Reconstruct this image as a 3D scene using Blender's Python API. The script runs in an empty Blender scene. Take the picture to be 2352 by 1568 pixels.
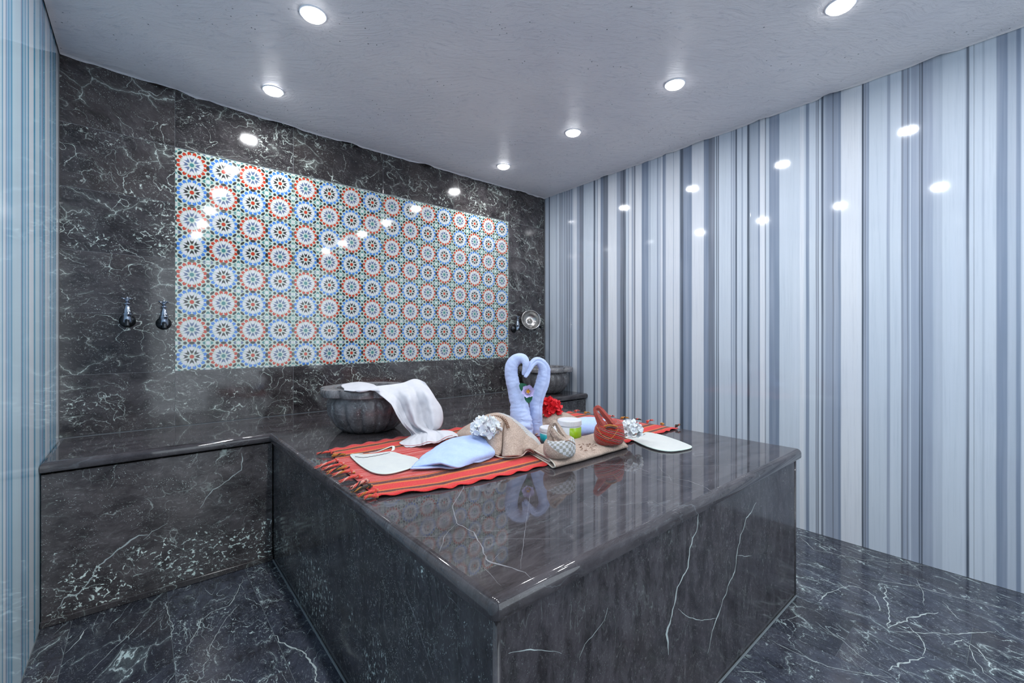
import bpy, bmesh, math, random
from mathutils import Vector, Matrix, noise, Quaternion
random.seed(7)
S = bpy.context.scene
C = bpy.context.collection
PI = math.pi

# ------------------------------------------------------------------ camera
H = 1.15
FX, FY = 0.648, 0.7615            # level viewing direction of the camera
cam_d = bpy.data.cameras.new('camera')
cam_d.sensor_width = 36.0
cam_d.lens = 1000.0 / 2352.0 * 36.0
cam_d.shift_y = -10.0 / 2352.0
cam_d.clip_start = 0.02
cam = bpy.data.objects.new('camera', cam_d)
C.objects.link(cam)
cam.location = (0, 0, H)
cam.rotation_euler = (PI / 2, 0, math.atan2(FY, FX) - PI / 2)
S.camera = cam

# ------------------------------------------------------------------ world, exposure
world = bpy.data.worlds.new('world'); S.world = world; world.use_nodes = True
world.node_tree.nodes['Background'].inputs[0].default_value = (0.80, 0.91, 1.0, 1)
world.node_tree.nodes['Background'].inputs[1].default_value = 2.2
S.view_settings.view_transform = 'Standard'
S.view_settings.look = 'None'
S.view_settings.gamma = 1.0
S.view_settings.exposure = 0.2
S.view_settings.use_curve_mapping = False
try:
    S.cycles.use_denoising = True
    S.cycles.max_bounces = 10
    S.cycles.diffuse_bounces = 6
    S.cycles.glossy_bounces = 5
    S.cycles.sample_clamp_indirect = 6.0
    S.cycles.caustics_reflective = False
    S.cycles.caustics_refractive = False
except Exception:
    pass
LAMP_W = 6.6
LAMP_COL = (0.96, 0.975, 1.0)
LAMP_X = (0.555, 2.2)
LAMP_Y = (2.69, 1.955, 1.225, 0.49, -0.245, -0.98)

# room
XL, XR, YB, YF = -0.307, 3.01, 3.05, -1.75

# ------------------------------------------------------------------ projection helpers used to lay things out
def ray(px, py):
    u = (px - 1176.0) / 1000.0; v = (774.0 - py) / 1000.0
    return Vector((FX + u * FY, FY - u * FX, v))
def W(px, py, d):
    return Vector((0, 0, H)) + ray(px, py) * d
def PZ(px, py, z=0.655):
    r = ray(px, py); return Vector((0, 0, H)) + r * ((z - H) / r.z)
def PY(px, py, y):
    r = ray(px, py); return Vector((0, 0, H)) + r * (y / r.y)
def PX(px, py, x):
    r = ray(px, py); return Vector((0, 0, H)) + r * (x / r.x)

# ------------------------------------------------------------------ colour
def lin(c):
    c /= 255.0
    return c / 12.92 if c <= 0.04045 else ((c + 0.055) / 1.055) ** 2.4
def rgb(r, g, b, k=1.0):
    return (lin(r) * k, lin(g) * k, lin(b) * k, 1.0)

# ------------------------------------------------------------------ node helpers
class NT:
    def __init__(s, name):
        s.m = bpy.data.materials.new(name); s.m.use_nodes = True
        s.t = s.m.node_tree; s.t.nodes.clear()
        s.out = s.t.nodes.new('ShaderNodeOutputMaterial')
        s.b = s.t.nodes.new('ShaderNodeBsdfPrincipled')
        s.t.links.new(s.b.outputs[0], s.out.inputs[0])
    def n(s, typ, **kw):
        x = s.t.nodes.new(typ)
        for k, v in kw.items(): setattr(x, k, v)
        return x
    def l(s, a, b): s.t.links.new(a, b)
    def put(s, sock, v):
        if isinstance(v, bpy.types.NodeSocket): s.l(v, sock)
        else: sock.default_value = v
    def math(s, op, a, b=0.0, clamp=False):
        x = s.n('ShaderNodeMath', operation=op); x.use_clamp = clamp
        s.put(x.inputs[0], a); s.put(x.inputs[1], b); return x.outputs[0]
    def vmath(s, op, a, b=(0, 0, 0)):
        x = s.n('ShaderNodeVectorMath', operation=op)
        s.put(x.inputs[0], a); s.put(x.inputs[1], b); return x.outputs[0]
    def vscale(s, a, f):
        x = s.n('ShaderNodeVectorMath', operation='SCALE')
        s.put(x.inputs[0], a); s.put(x.inputs[3], f); return x.outputs[0]
    def noise(s, v, scale, detail=2.0, rough=0.5, dist=0.0, col=False):
        x = s.n('ShaderNodeTexNoise'); s.put(x.inputs['Vector'], v)
        s.put(x.inputs['Scale'], scale); x.inputs['Detail'].default_value = detail
        x.inputs['Roughness'].default_value = rough; x.inputs['Distortion'].default_value = dist
        return x.outputs[1 if col else 0]
    def edge(s, v, scale):
        x = s.n('ShaderNodeTexVoronoi', feature='DISTANCE_TO_EDGE'); s.put(x.inputs['Vector'], v)
        s.put(x.inputs['Scale'], scale); return x.outputs[0]
    def rng(s, v, a, b, c=0.0, d=1.0):
        x = s.n('ShaderNodeMapRange'); s.put(x.inputs[0], v)
        s.put(x.inputs[1], a); s.put(x.inputs[2], b)
        s.put(x.inputs[3], c); s.put(x.inputs[4], d)
        return x.outputs[0]
    def mix(s, f, a, b):
        x = s.n('ShaderNodeMix', data_type='RGBA'); s.put(x.inputs[0], f)
        s.put(x.inputs[6], a); s.put(x.inputs[7], b); return x.outputs[2]
    def ramp(s, v, stops, interp='LINEAR'):
        x = s.n('ShaderNodeValToRGB'); s.put(x.inputs[0], v)
        cr = x.color_ramp; cr.interpolation = interp
        while len(cr.elements) > 1: cr.elements.remove(cr.elements[-1])
        cr.elements[0].position = stops[0][0]; cr.elements[0].color = stops[0][1]
        for p, c in stops[1:]:
            e = cr.elements.new(min(1, max(0, p))); e.color = c
        return x.outputs[0]
    def bump(s, h, strength, dist=0.01):
        x = s.n('ShaderNodeBump'); s.put(x.inputs['Height'], h)
        x.inputs['Strength'].default_value = strength; x.inputs['Distance'].default_value = dist
        s.l(x.outputs[0], s.b.inputs['Normal'])
    def set(s, **kw):
        names = dict(col='Base Color', rough='Roughness', metal='Metallic', spec='Specular IOR Level',
                     coat='Coat Weight', coatr='Coat Roughness', sheen='Sheen Weight', alpha='Alpha',
                     trans='Transmission Weight', emi='Emission Color', emis='Emission Strength', sss='Subsurface Weight')
        for k, v in kw.items(): s.put(s.b.inputs[names[k]], v)

def simple(name, col, rough=0.5, **kw):
    m = NT(name); m.set(col=col, rough=rough, **kw); return m.m

def marble(name, c1, c2, vcol, stretch=(1, 1, 1), s=1.0, big=1.0, net=1.0, streak=0.5, rough=0.07, rnd=True, rot=0.0, lines=1.0, speck=0.4, low=0.0):
    m = NT(name)
    tc = m.n('ShaderNodeTexCoord').outputs['Object']
    oi = m.n('ShaderNodeObjectInfo').outputs['Random']
    if rnd:
        cx = m.n('ShaderNodeCombineXYZ')
        m.l(m.math('MULTIPLY', oi, 37.3), cx.inputs[0]); m.l(m.math('MULTIPLY', oi, 91.7), cx.inputs[1])
        m.l(m.math('MULTIPLY', oi, 53.1), cx.inputs[2])
        mp = m.n('ShaderNodeVectorRotate', rotation_type='AXIS_ANGLE')
        m.l(tc, mp.inputs['Vector']); mp.inputs['Axis'].default_value = (0, 0, 1)
        m.l(m.math('ADD', m.math('MULTIPLY', m.math('FRACT', m.math('MULTIPLY', oi, 7.7)), 0.9), rot - 0.45), mp.inputs['Angle'])
        P = m.vmath('ADD', mp.outputs[0], cx.outputs[0])
    else:
        P = tc
    r1 = m.math('FRACT', m.math('MULTIPLY', oi, 17.13))
    r2 = m.math('FRACT', m.math('MULTIPLY', oi, 29.7))
    Ps = m.vmath('MULTIPLY', P, stretch)
    warp = m.noise(Ps, 3.0 * s, 3, 0.55, 0, True)
    Q = m.vmath('ADD', Ps, m.vscale(m.vmath('SUBTRACT', warp, (0.5, 0.5, 0.5)), 0.2 / s))
    mott = m.noise(m.vmath('MULTIPLY', Q, (1, 1.6, 1)), 5.5 * s, 12, 0.76)
    f = m.rng(mott, 0.38, 0.66)
    f = m.math('MULTIPLY', f, m.rng(r1, 0, 1, 0.4, 1.5), True)
    col = m.mix(f, c1, c2)
    brown = m.noise(P, 1.7 * s, 2)
    col = m.mix(m.rng(brown, 0.5, 0.75, 0, 0.35), col, (0.075, 0.06, 0.055, 1))
    # fine wispy streaks
    fine = m.noise(m.vmath('MULTIPLY', Q, (1, 3.0, 1)), 30 * s, 9, 0.8, 0.3)
    fm = m.rng(m.noise(m.vmath('ADD', P, (3, 1, 8)), 2.8 * s, 4, 0.6), 0.38, 0.62, 0.25, 1.0)
    col = m.mix(m.math('MULTIPLY', m.math('MULTIPLY', m.rng(fine, 0.56, 0.72), fm), 0.66 * streak, True), col, vcol)
    # broad veins
    m1 = m.rng(m.noise(P, 2.8 * s, 5, 0.7), 0.50, 0.60)
    w2 = m.noise(Ps, 11 * s, 4, 0.6, 0, True)
    Q2 = m.vmath('ADD', Q, m.vscale(m.vmath('SUBTRACT', w2, (0.5, 0.5, 0.5)), 0.075 / s))
    e1 = m.edge(m.vmath('MULTIPLY', Q2, (1, 1.7, 1)), 3.1 * s)
    v1 = m.math('MULTIPLY', m.math('MULTIPLY', m.rng(e1, 0.0, 0.011, 1, 0), m1), 0.85 * big, True)
    v1s = m.math('MULTIPLY', m.math('MULTIPLY', m.rng(e1, 0.0, 0.08, 1, 0), m1), 0.12 * big, True)
    # thin curving hairlines
    nz = m.noise(Q2, 3.6 * s, 2, 0.4)
    hl = m.rng(m.math('ABSOLUTE', m.math('SUBTRACT', nz, 0.47)), 0.0, 0.0042, 1, 0)
    nz2 = m.noise(m.vmath('ADD', Q2, (7.1, 3.3, 1.9)), 5.5 * s, 1, 0.4)
    hl2 = m.rng(m.math('ABSOLUTE', m.math('SUBTRACT', nz2, 0.53)), 0.0, 0.004, 1, 0)
    hm = m.rng(m.noise(m.vmath('ADD', P, (4, 9, 2)), 5 * s, 2), 0.45, 0.6)
    hl = m.math('MULTIPLY', m.math('MULTIPLY', m.math('MAXIMUM', hl, hl2), hm), 0.8 * lines, True)
    # small net of flecks
    e2 = m.edge(m.vmath('MULTIPLY', Q2, (1, 1.5, 1)), 17 * s)
    nm = m.noise(m.vmath('ADD', P, (1.3, 5.1, 0.2)), 3.2 * s, 5, 0.65)
    if low:
        sy = m.n('ShaderNodeSeparateXYZ'); m.l(tc, sy.inputs[0])
        nm = m.math('ADD', nm, m.rng(sy.outputs[1], 0.38, 0.2, -low, low))
    th = m.rng(r2, 0, 1, 0.60, 0.50)
    nmk = m.rng(nm, th, m.math('ADD', th, 0.1))
    brk = m.rng(m.noise(P, 45 * s, 3, 0.6), 0.5, 0.62)
    v2 = m.math('MULTIPLY', m.math('MULTIPLY', m.math('MULTIPLY', m.rng(e2, 0.0, 0.07, 1, 0), nmk), brk), 0.8 * net, True)
    # tiny specks
    sp = m.n('ShaderNodeTexVoronoi'); m.l(m.vmath('MULTIPLY', Q2, (1, 1.6, 1)), sp.inputs['Vector']); sp.inputs['Scale'].default_value = 95 * s
    spm = m.math('MULTIPLY', m.rng(sp.outputs[0], 0.1, 0.2, 1, 0), m.rng(m.noise(P, 9 * s, 4, 0.7), 0.47, 0.56))
    allv = m.math('MAXIMUM', m.math('MAXIMUM', v1, hl), m.math('MAXIMUM', v2, m.math('MULTIPLY', spm, speck)))
    allv = m.math('ADD', allv, v1s, True)
    tint = m.mix(m.noise(P, 40, 2), vcol, (vcol[0] * 0.8, vcol[1] * 1.03, vcol[2] * 0.96, 1))
    col = m.mix(allv, col, tint)
    m.set(col=col, rough=m.rng(m.noise(P, 14, 4), 0.3, 0.8, rough, rough + 0.06), spec=0.55)
    if rough > 0.03: m.bump(m.noise(P, 5, 2), 0.012, 0.02)
    return m.m

VC = rgb(196, 198, 198)
M = {}
M['wall_tile'] = marble('dark_marble_wall', rgb(30, 27, 29), rgb(74, 70, 72), rgb(214, 214, 210), s=1.35, big=0.85, net=1.9, streak=1.0, speck=0.9, lines=1.2, rot=0.3)
M['floor_tile'] = marble('dark_marble_floor', rgb(36, 38, 46), rgb(70, 74, 86), rgb(206, 212, 214), stretch=(2.1, 0.7, 1), s=1.4, big=1.2, net=1.4, streak=1.3, lines=1.2, rough=0.12, rot=0.35, speck=0.6)
M['slab_top'] = marble('polished_slab', rgb(44, 41, 43), rgb(74, 70, 73), rgb(160, 160, 168), stretch=(0.6, 1.7, 1), s=1.0, big=0.15, net=0.2, streak=0.42, rough=0.015, rnd=False, lines=0.25, speck=0.15)
M['panel_side'] = marble('flecked_slab', rgb(44, 42, 44), rgb(88, 86, 90), rgb(228, 230, 228), stretch=(2.4, 0.65, 1), s=1.15, big=0.05, net=2.6, streak=1.1, rough=0.10, rnd=False, lines=0.2, speck=1.0, low=0.09)
M['panel_front'] = marble('front_slab', rgb(36, 33, 35), rgb(74, 70, 74), rgb(176, 178, 176), stretch=(2.8, 0.7, 1), s=1.3, big=0.1, net=0.5, streak=0.8, rough=0.10, rnd=False, rot=0.0, lines=0.3, speck=0.4)
M['panel_bench'] = marble('bench_slab', rgb(50, 46, 47), rgb(100, 94, 95), rgb(240, 242, 238), s=1.3, big=0.2, net=4.5, streak=0.8, rough=0.10, rnd=False, lines=0.5, speck=1.0, low=0.13)
M['basin'] = marble('basin_marble', rgb(74, 72, 75), rgb(146, 143, 145), rgb(200, 200, 204), s=2.2, big=0.35, net=0.9, streak=1.1, rough=0.22, rnd=True, lines=0.6, speck=0.4)
M['vein'] = simple('vein_calcite', rgb(176, 186, 184), 0.12)
M['vein_dim'] = simple('vein_calcite_dim', rgb(126, 126, 130), 0.1)
M['grout_dark'] = simple('dark_grout', rgb(40, 40, 42), 0.8)
M['grout_floor'] = simple('floor_grout', rgb(104, 112, 116), 0.8)
M['grout_light'] = simple('light_grout', rgb(150, 154, 158), 0.8)
M['void'] = simple('dark_void', rgb(12, 12, 13), 0.95)
M['glaze_white'] = simple('glaze_ground', rgb(180, 192, 180), 0.06, spec=0.6)
M['g_white'] = simple('glaze_white', rgb(200, 199, 202), 0.06, spec=0.6)
M['g_red'] = simple('glaze_red', rgb(176, 54, 30), 0.06, spec=0.6)
M['g_blue'] = simple('glaze_blue', rgb(62, 116, 190), 0.06, spec=0.6)
M['g_dark'] = simple('glaze_dark', rgb(44, 46, 44), 0.06, spec=0.6)
M['g_slate'] = simple('glaze_slate', rgb(88, 102, 132), 0.06, spec=0.6)
M['g_teal'] = simple('glaze_teal', rgb(66, 122, 124), 0.06, spec=0.6)
M['chrome'] = simple('tap_chrome', rgb(150, 160, 175), 0.16, metal=1.0)
M['bronze'] = simple('dark_metal', rgb(52, 56, 60), 0.3, metal=0.9)
M['lens'] = simple('lamp_lens', (1, 1, 1, 1), 0.4, emi=(0.96, 0.98, 1, 1), emis=12.0)
M['lamp_ring'] = simple('lamp_ring_white', rgb(215, 218, 225), 0.3)

# ------------------------------------------------------------------ mesh helpers
def mesh(name, verts, faces, mats, parent=None, smooth=False, idx=None, uvs=None, loc=None, mat=None):
    me = bpy.data.meshes.new(name)
    me.from_pydata([tuple(v) for v in verts], [], faces)
    if not isinstance(mats, (list, tuple)): mats = [mats]
    for x in mats: me.materials.append(x)
    if idx: me.polygons.foreach_set('material_index', idx)
    if smooth: me.polygons.foreach_set('use_smooth', [True] * len(me.polygons))
    if uvs:
        uv = me.uv_layers.new(name='UVMap')
        for p in me.polygons:
            for li in p.loop_indices:
                uv.data[li].uv = uvs[me.loops[li].vertex_index]
    me.update()
    o = bpy.data.objects.new(name, me); C.objects.link(o)
    if parent: o.parent = parent
    if mat is not None: o.matrix_local = mat
    elif loc: o.location = loc
    return o

def inst(name, me, parent, mtx):
    o = bpy.data.objects.new(name, me); C.objects.link(o); o.parent = parent; o.matrix_local = mtx; return o

def thing(name, label, cat, loc=(0, 0, 0), group=None):
    o = bpy.data.objects.new(name, None); C.objects.link(o); o.location = loc
    o.empty_display_size = 0.05
    o['label'] = label; o['category'] = cat
    if group: o['group'] = group
    return o
def tag(o, label, cat, group=None):
    o['label'] = label; o['category'] = cat
    if group: o['group'] = group
    return o
def struct(o, label, cat):
    o['kind'] = 'structure'; o['label'] = label; o['category'] = cat; return o

def box(x0, x1, y0, y1, z0, z1, ch=0.0):
    """closed box, optionally with all edges chamfered"""
    if ch <= 0:
        v = [(x0, y0, z0), (x1, y0, z0), (x1, y1, z0), (x0, y1, z0), (x0, y0, z1), (x1, y0, z1), (x1, y1, z1), (x0, y1, z1)]
        f = [(3, 2, 1, 0), (4, 5, 6, 7), (0, 1, 5, 4), (1, 2, 6, 5), (2, 3, 7, 6), (3, 0, 4, 7)]
        return v, f
    bm = bmesh.new()
    bmesh.ops.create_cube(bm, size=1.0)
    for q in bm.verts:
        q.co = Vector(((x0 + x1) / 2 + q.co.x * (x1 - x0), (y0 + y1) / 2 + q.co.y * (y1 - y0), (z0 + z1) / 2 + q.co.z * (z1 - z0)))
    bmesh.ops.bevel(bm, geom=bm.edges[:], offset=ch, segments=1, affect='EDGES')
    bm.verts.ensure_lookup_table()
    v = [q.co.copy() for q in bm.verts]; f = [[q.index for q in p.verts] for p in bm.faces]
    bm.free(); return v, f

def tile_data(w, h, t=0.008, ch=0.0005):
    """tile lying in local xy, face at z=0, body below; front arris chamfered"""
    v = [(0, 0, -t), (w, 0, -t), (w, h, -t), (0, h, -t), (0, 0, -ch), (w, 0, -ch), (w, h, -ch), (0, h, -ch),
         (ch, ch, 0), (w - ch, ch, 0), (w - ch, h - ch, 0), (ch, h - ch, 0)]
    f = [(3, 2, 1, 0)]
    for a in range(4):
        b = (a + 1) % 4
        f.append((a, b, b + 4, a + 4)); f.append((a + 4, b + 4, b + 8, a + 8))
    f.append((8, 9, 10, 11))
    return v, f
_tm = {}
def tile_mesh(w, h, mat, key, t=0.008):
    k = (round(w, 4), round(h, 4), key)
    if k not in _tm:
        v, f = tile_data(w, h, t)
        me = bpy.data.meshes.new('tile'); me.from_pydata(v, [], f); me.materials.append(mat); _tm[k] = me
    return _tm[k]
def frame(o, ux, uy):
    ux = Vector(ux); uy = Vector(uy); uz = ux.cross(uy)
    m = Matrix.Identity(4)
    for i in range(3): m[i][0] = ux[i]; m[i][1] = uy[i]; m[i][2] = uz[i]; m[i][3] = o[i]
    return m

def lathe(profile, seg=32, fn=None, close=False):
    v = []; f = []
    n = len(profile)
    for j, (r, z) in enumerate(profile):
        for i in range(seg):
            a = 2 * PI * i / seg
            rr = fn(r, z, a, j) if fn else r
            v.append((rr * math.cos(a), rr * math.sin(a), z))
    for j in range(n - 1):
        for i in range(seg):
            k = (i + 1) % seg
            f.append((j * seg + i, j * seg + k, (j + 1) * seg + k, (j + 1) * seg + i))
    if profile[0][0] > 1e-4: f.append(tuple(reversed(range(seg))))
    if profile[-1][0] > 1e-4: f.append(tuple(range((n - 1) * seg, n * seg)))
    return v, f

def crom(p0, p1, p2, p3, t):
    return 0.5 * ((2 * p1) + (p2 - p0) * t + (2 * p0 - 5 * p1 + 4 * p2 - p3) * t * t + (3 * p1 - p0 - 3 * p2 + p3) * t ** 3)
def spline(pts, sub):
    out = []; n = len(pts)
    for i in range(n - 1):
        a = pts[max(i - 1, 0)]; b = pts[i]; c = pts[i + 1]; d = pts[min(i + 2, n - 1)]
        for k in range(sub): out.append(crom(a, b, c, d, k / sub))
    out.append(pts[-1]); return out
def grid_faces(nr, nc, wrap=False, off=0):
    f = []
    for j in range(nr - 1):
        for i in range(nc if wrap else nc - 1):
            k = (i + 1) % nc
            f.append((off + j * nc + i, off + j * nc + k, off + (j + 1) * nc + k, off + (j + 1) * nc + i))
    return f
def loft(name, rows, sr, sc, mats, parent, thick=0.004, disp=None, off=-1.0, zmin=None):
    """smooth sheet through a net of control points, given real thickness"""
    rr = [spline(r, sc) for r in rows]
    cols = [spline([r[i] for r in rr], sr) for i in range(len(rr[0]))]
    nr, nc = len(cols[0]), len(cols)
    v = []; uv = []
    for j in range(nr):
        for i in range(nc):
            p = cols[i][j]; u = i / (nc - 1); w = j / (nr - 1)
            if disp: p = p + disp(p, u, w)
            if zmin is not None and p.z < zmin: p = Vector((p.x, p.y, zmin))
            v.append(p); uv.append((u, w))
    o = mesh(name, v, grid_faces(nr, nc), mats, parent, True, uvs=uv)
    if thick > 0:
        md = o.modifiers.new('thickness', 'SOLIDIFY'); md.thickness = thick; md.offset = off
    return o
def tube(path, radii, seg=12, flat=None, tw=0.0, ends=True, disp=None):
    """tube through points; flat=(a,b) scales the section; returns verts, faces"""
    v = []; f = []; n = len(path)
    up = None
    for j in range(n):
        t = (path[min(j + 1, n - 1)] - path[max(j - 1, 0)]).normalized()
        if up is None:
            up = Vector((0, 0, 1)) if abs(t.z) < 0.9 else Vector((FY, -FX, 0))
        sx = t.cross(up)
        if sx.length < 1e-5: sx = t.cross(Vector((1, 0, 0)))
        sx.normalize(); up = sx.cross(t).normalized()
        for i in range(seg):
            a = 2 * PI * i / seg + tw * j
            ca, sa = math.cos(a), math.sin(a)
            fa, fb = flat if flat else (1, 1)
            r = radii[j]
            if disp: r *= disp(j, a)
            v.append(path[j] + sx * (r * ca * fa) + up * (r * sa * fb))
    f = grid_faces(n, seg, True)
    if ends:
        f.append(tuple(reversed(range(seg)))); f.append(tuple(range((n - 1) * seg, n * seg)))
    return v, f
def merge(*parts):
    v = []; f = []
    for a, b in parts:
        o = len(v); v += list(a); f += [tuple(i + o for i in q) for q in b]
    return v, f
def xf(vf, m):
    return [m @ Vector(p) for p in vf[0]], vf[1]

# ------------------------------------------------------------------ striped white marble (bands follow the photographed slabs)
def stripes(name, bands, axis, fine=0.05, k=1.0, rough=0.06, bumpy=0.01):
    """bands: sorted list of (pos_start, pos_end, colour) in metres along the axis"""
    m = NT(name)
    tc = m.n('ShaderNodeTexCoord').outputs['Object']
    sep = m.n('ShaderNodeSeparateXYZ'); m.l(tc, sep.inputs[0])
    base = sep.outputs[axis]
    wob = m.noise(m.vmath('MULTIPLY', tc, (1, 1, 0.9) if axis != 2 else (1, 1, 1)), 1.3, 2)
    p = m.math('ADD', base, m.math('MULTIPLY', m.math('SUBTRACT', wob, 0.5), 0.006))
    stops = []
    e = 0.0022
    for a, b, c in bands:
        w = b - a; ee = min(e, w * 0.3)
        stops.append((a + ee, c)); stops.append((b - ee, c))
    col = None; i = 0
    while i < len(stops) - 1:
        ch = stops[i:i + 30]
        lo, hi = ch[0][0], ch[-1][0]
        t = m.rng(p, lo, hi)
        r = m.ramp(t, [((q - lo) / (hi - lo), c) for q, c in ch])
        col = r if col is None else m.mix(m.math('GREATER_THAN', p, lo), col, r)
        i += 29
    cmb = m.n('ShaderNodeCombineXYZ'); m.l(m.math('MULTIPLY', p, 1.0), cmb.inputs[0])
    m.l(m.math('MULTIPLY', sep.outputs[2], 0.02), cmb.inputs[1])
    f1 = m.noise(cmb.outputs[0], 95, 5, 0.75)
    col = m.mix(m.rng(f1, 0.5, 0.78, 0, fine * 6), col, rgb(112, 128, 152, k))
    f2 = m.noise(cmb.outputs[0], 30, 3, 0.6)
    col = m.mix(m.rng(f2, 0.45, 0.8, 0, 0.3), col, rgb(210, 216, 228, k))
    cl = m.noise(tc, 1.6, 3)
    col = m.mix(m.rng(cl, 0.35, 0.7, 0, 0.14), col, rgb(150, 165, 190, k))
    m.set(col=col, rough=rough, spec=0.5)
    m.bump(m.noise(tc, 2.2, 2), bumpy, 0.05)
    return m.m

Kc = {'L': (188, 197, 207), 'P': (206, 210, 216), 'M': (146, 155, 170), 'N': (168, 177, 189), 'D': (110, 116, 127), 'X': (72, 80, 92), 'B': (120, 132, 150)}
def px_bands(data, ox, sc):
    return [((a / sc + ox), (b / sc + ox), c) for a, b, c in data]
A1 = px_bands([(24, 54, 'N'), (54, 60, 'X'), (60, 97, 'L'), (97, 101, 'M'), (101, 119, 'L'), (119, 124, 'D'), (124, 129, 'L'), (129, 134, 'D'), (134, 148, 'N'), (148, 152, 'D'), (152, 160, 'N'), (160, 166, 'D'),
    (166, 173, 'N'), (173, 180, 'D'), (180, 186, 'N'), (186, 192, 'B'), (192, 200, 'N'), (200, 222, 'P'), (222, 238, 'M'), (238, 262, 'D'), (262, 322, 'L'), (322, 332, 'X'), (332, 342, 'L'),
    (342, 347, 'M'), (347, 364, 'P'), (364, 380, 'B'), (380, 409, 'D'), (409, 461, 'P'), (461, 482, 'M'), (482, 499, 'D'), (499, 516, 'X'), (516, 531, 'L'), (531, 534, 'M'), (534, 551, 'P'), (551, 560, 'M'), (560, 563, 'P'), (563, 573, 'D'), (573, 611, 'P'), (611, 652, 'B'),
    (652, 658, 'L'), (658, 663, 'M'), (663, 702, 'L'), (702, 712, 'M'), (712, 719, 'L'), (719, 723, 'M'), (723, 736, 'P'), (736, 746, 'B'), (746, 756, 'M'), (756, 800, 'P'), (800, 804, 'N'), (804, 836, 'P'), (836, 842, 'N'), (842, 861, 'X'), (861, 912, 'B'), (912, 940, 'P')], 1240, 2.6125)
A2 = px_bands([(0, 43, 'P'), (43, 72, 'B'), (72, 110, 'D'), (110, 118, 'L'), (118, 123, 'X'), (123, 127, 'L'), (127, 134, 'X'), (134, 206, 'L'), (206, 215, 'M'), (215, 220, 'L'), (220, 226, 'M'), (226, 234, 'N'), (234, 243, 'X'),
    (243, 270, 'L'), (270, 278, 'M'), (278, 304, 'L'), (304, 318, 'X'), (318, 371, 'N'), (371, 380, 'B'), (380, 411, 'P'), (411, 416, 'D'), (416, 436, 'L'), (436, 497, 'B'), (497, 562, 'L'), (562, 620, 'L'), (620, 645, 'P'), (645, 656, 'L'),
    (656, 676, 'B'), (676, 716, 'L'), (716, 721, 'D'), (721, 727, 'N'), (727, 733, 'D'), (733, 748, 'L'), (748, 761, 'X'), (761, 772, 'N'), (772, 816, 'M'), (816, 822, 'D'), (822, 850, 'M'), (850, 866, 'B'), (866, 918, 'P')], 1600, 2.6125)
A3 = px_bands([(0, 76, 'P'), (76, 89, 'X'), (89, 95, 'M'), (95, 100, 'D'), (100, 113, 'M'), (113, 118, 'B'), (118, 227, 'L'), (227, 246, 'M'), (246, 313, 'L'), (313, 325, 'D'), (325, 350, 'M'), (350, 354, 'D'), (354, 366, 'M'), (366, 370, 'L'), (370, 421, 'M'), (421, 428, 'X'),
    (428, 432, 'M'), (432, 442, 'X'), (442, 504, 'M'), (504, 560, 'N'), (560, 696, 'L'), (696, 704, 'N'), (704, 722, 'X'), (722, 800, 'L'), (800, 815, 'N'), (815, 885, 'L'), (885, 952, 'B'), (952, 1004, 'N'), (1004, 1034, 'B'), (1034, 1051, 'L')], 1950, 2.6144)
allb = A1 + A2 + A3
def wall_y(px):
    u = (px - 1176) / 1000; return XR * (FY - FX * u) / (FX + FY * u)
rb = [(wall_y(b), wall_y(a), rgb(*Kc[c])) for a, b, c in allb]
rb.sort(key=lambda q: q[0])
def rand_bands(a, b, seed, pal='LPMNDXB', wts=(5, 5, 3, 3, 2, 1, 2), scl=1.0):
    r = random.Random(seed); out = []; p = a
    while p < b:
        c = r.choices(pal, wts)[0]
        w = {'L': 0.05, 'P': 0.07, 'M': 0.02, 'N': 0.035, 'D': 0.015, 'X': 0.007, 'B': 0.03}[c] * r.uniform(0.4, 1.5) * scl
        out.append((p, min(p + w, b), rgb(*Kc[c]))); p += w
    return out
y0 = rb[0][0]
rb = rand_bands(YF, y0, 3) + rb
M['stripe_right'] = stripes('white_striped_marble', rb, 1)
# left wall: bluer stone with thin teal lines
def wall_yl(px):
    u = (px - 1176) / 1000; return XL * (FY - FX * u) / (FX + FY * u)
Tc = {'L': (214, 240, 252), 'T': (90, 172, 204), 'M': (178, 214, 242), 'P': (236, 246, 253), 'G': (146, 168, 196)}
ldat = [(0, 12, 'L'), (12, 18, 'T'), (18, 34, 'P'), (34, 40, 'G'), (40, 50, 'M'), (50, 55, 'T'), (55, 66, 'M'), (66, 74, 'T'), (74, 126, 'L'), (126, 134, 'G'), (134, 142, 'T'), (142, 147, 'P'), (147, 152, 'T'), (152, 160, 'M'), (160, 166, 'P'), (166, 174, 'T'),
        (174, 202, 'P'), (202, 212, 'T'), (212, 238, 'L'), (238, 243, 'T'), (243, 252, 'M'), (252, 260, 'G'), (260, 270, 'T'), (270, 286, 'P'), (286, 290, 'M'), (290, 298, 'P'), (298, 304, 'T'), (304, 312, 'M'), (312, 316, 'P'), (316, 322, 'T'), (322, 328, 'M'), (328, 334, 'T'), (334, 345, 'P')]
lb = [(wall_yl(a / 2.613), wall_yl(b / 2.613), rgb(*Tc[c])) for a, b, c in ldat]
lb.sort(key=lambda q: q[0]); lb[-1] = (lb[-1][0], YB, lb[-1][2])
def left_rand(a, b):
    r = random.Random(11); out = []; p = a
    while p < b:
        c = r.choice('LTMPGLPT'); w = {'L': 0.06, 'T': 0.012, 'M': 0.03, 'P': 0.05, 'G': 0.012}[c] * r.uniform(0.5, 1.5)
        out.append((p, min(p + w, b), rgb(*Tc[c]))); p += w
    return out
M['stripe_left'] = stripes('blue_striped_marble', left_rand(YF, lb[0][0]) + lb, 1, fine=0.02)
M['stripe_rear'] = stripes('rear_striped_marble', rand_bands(XL, XR, 21), 0)

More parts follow.
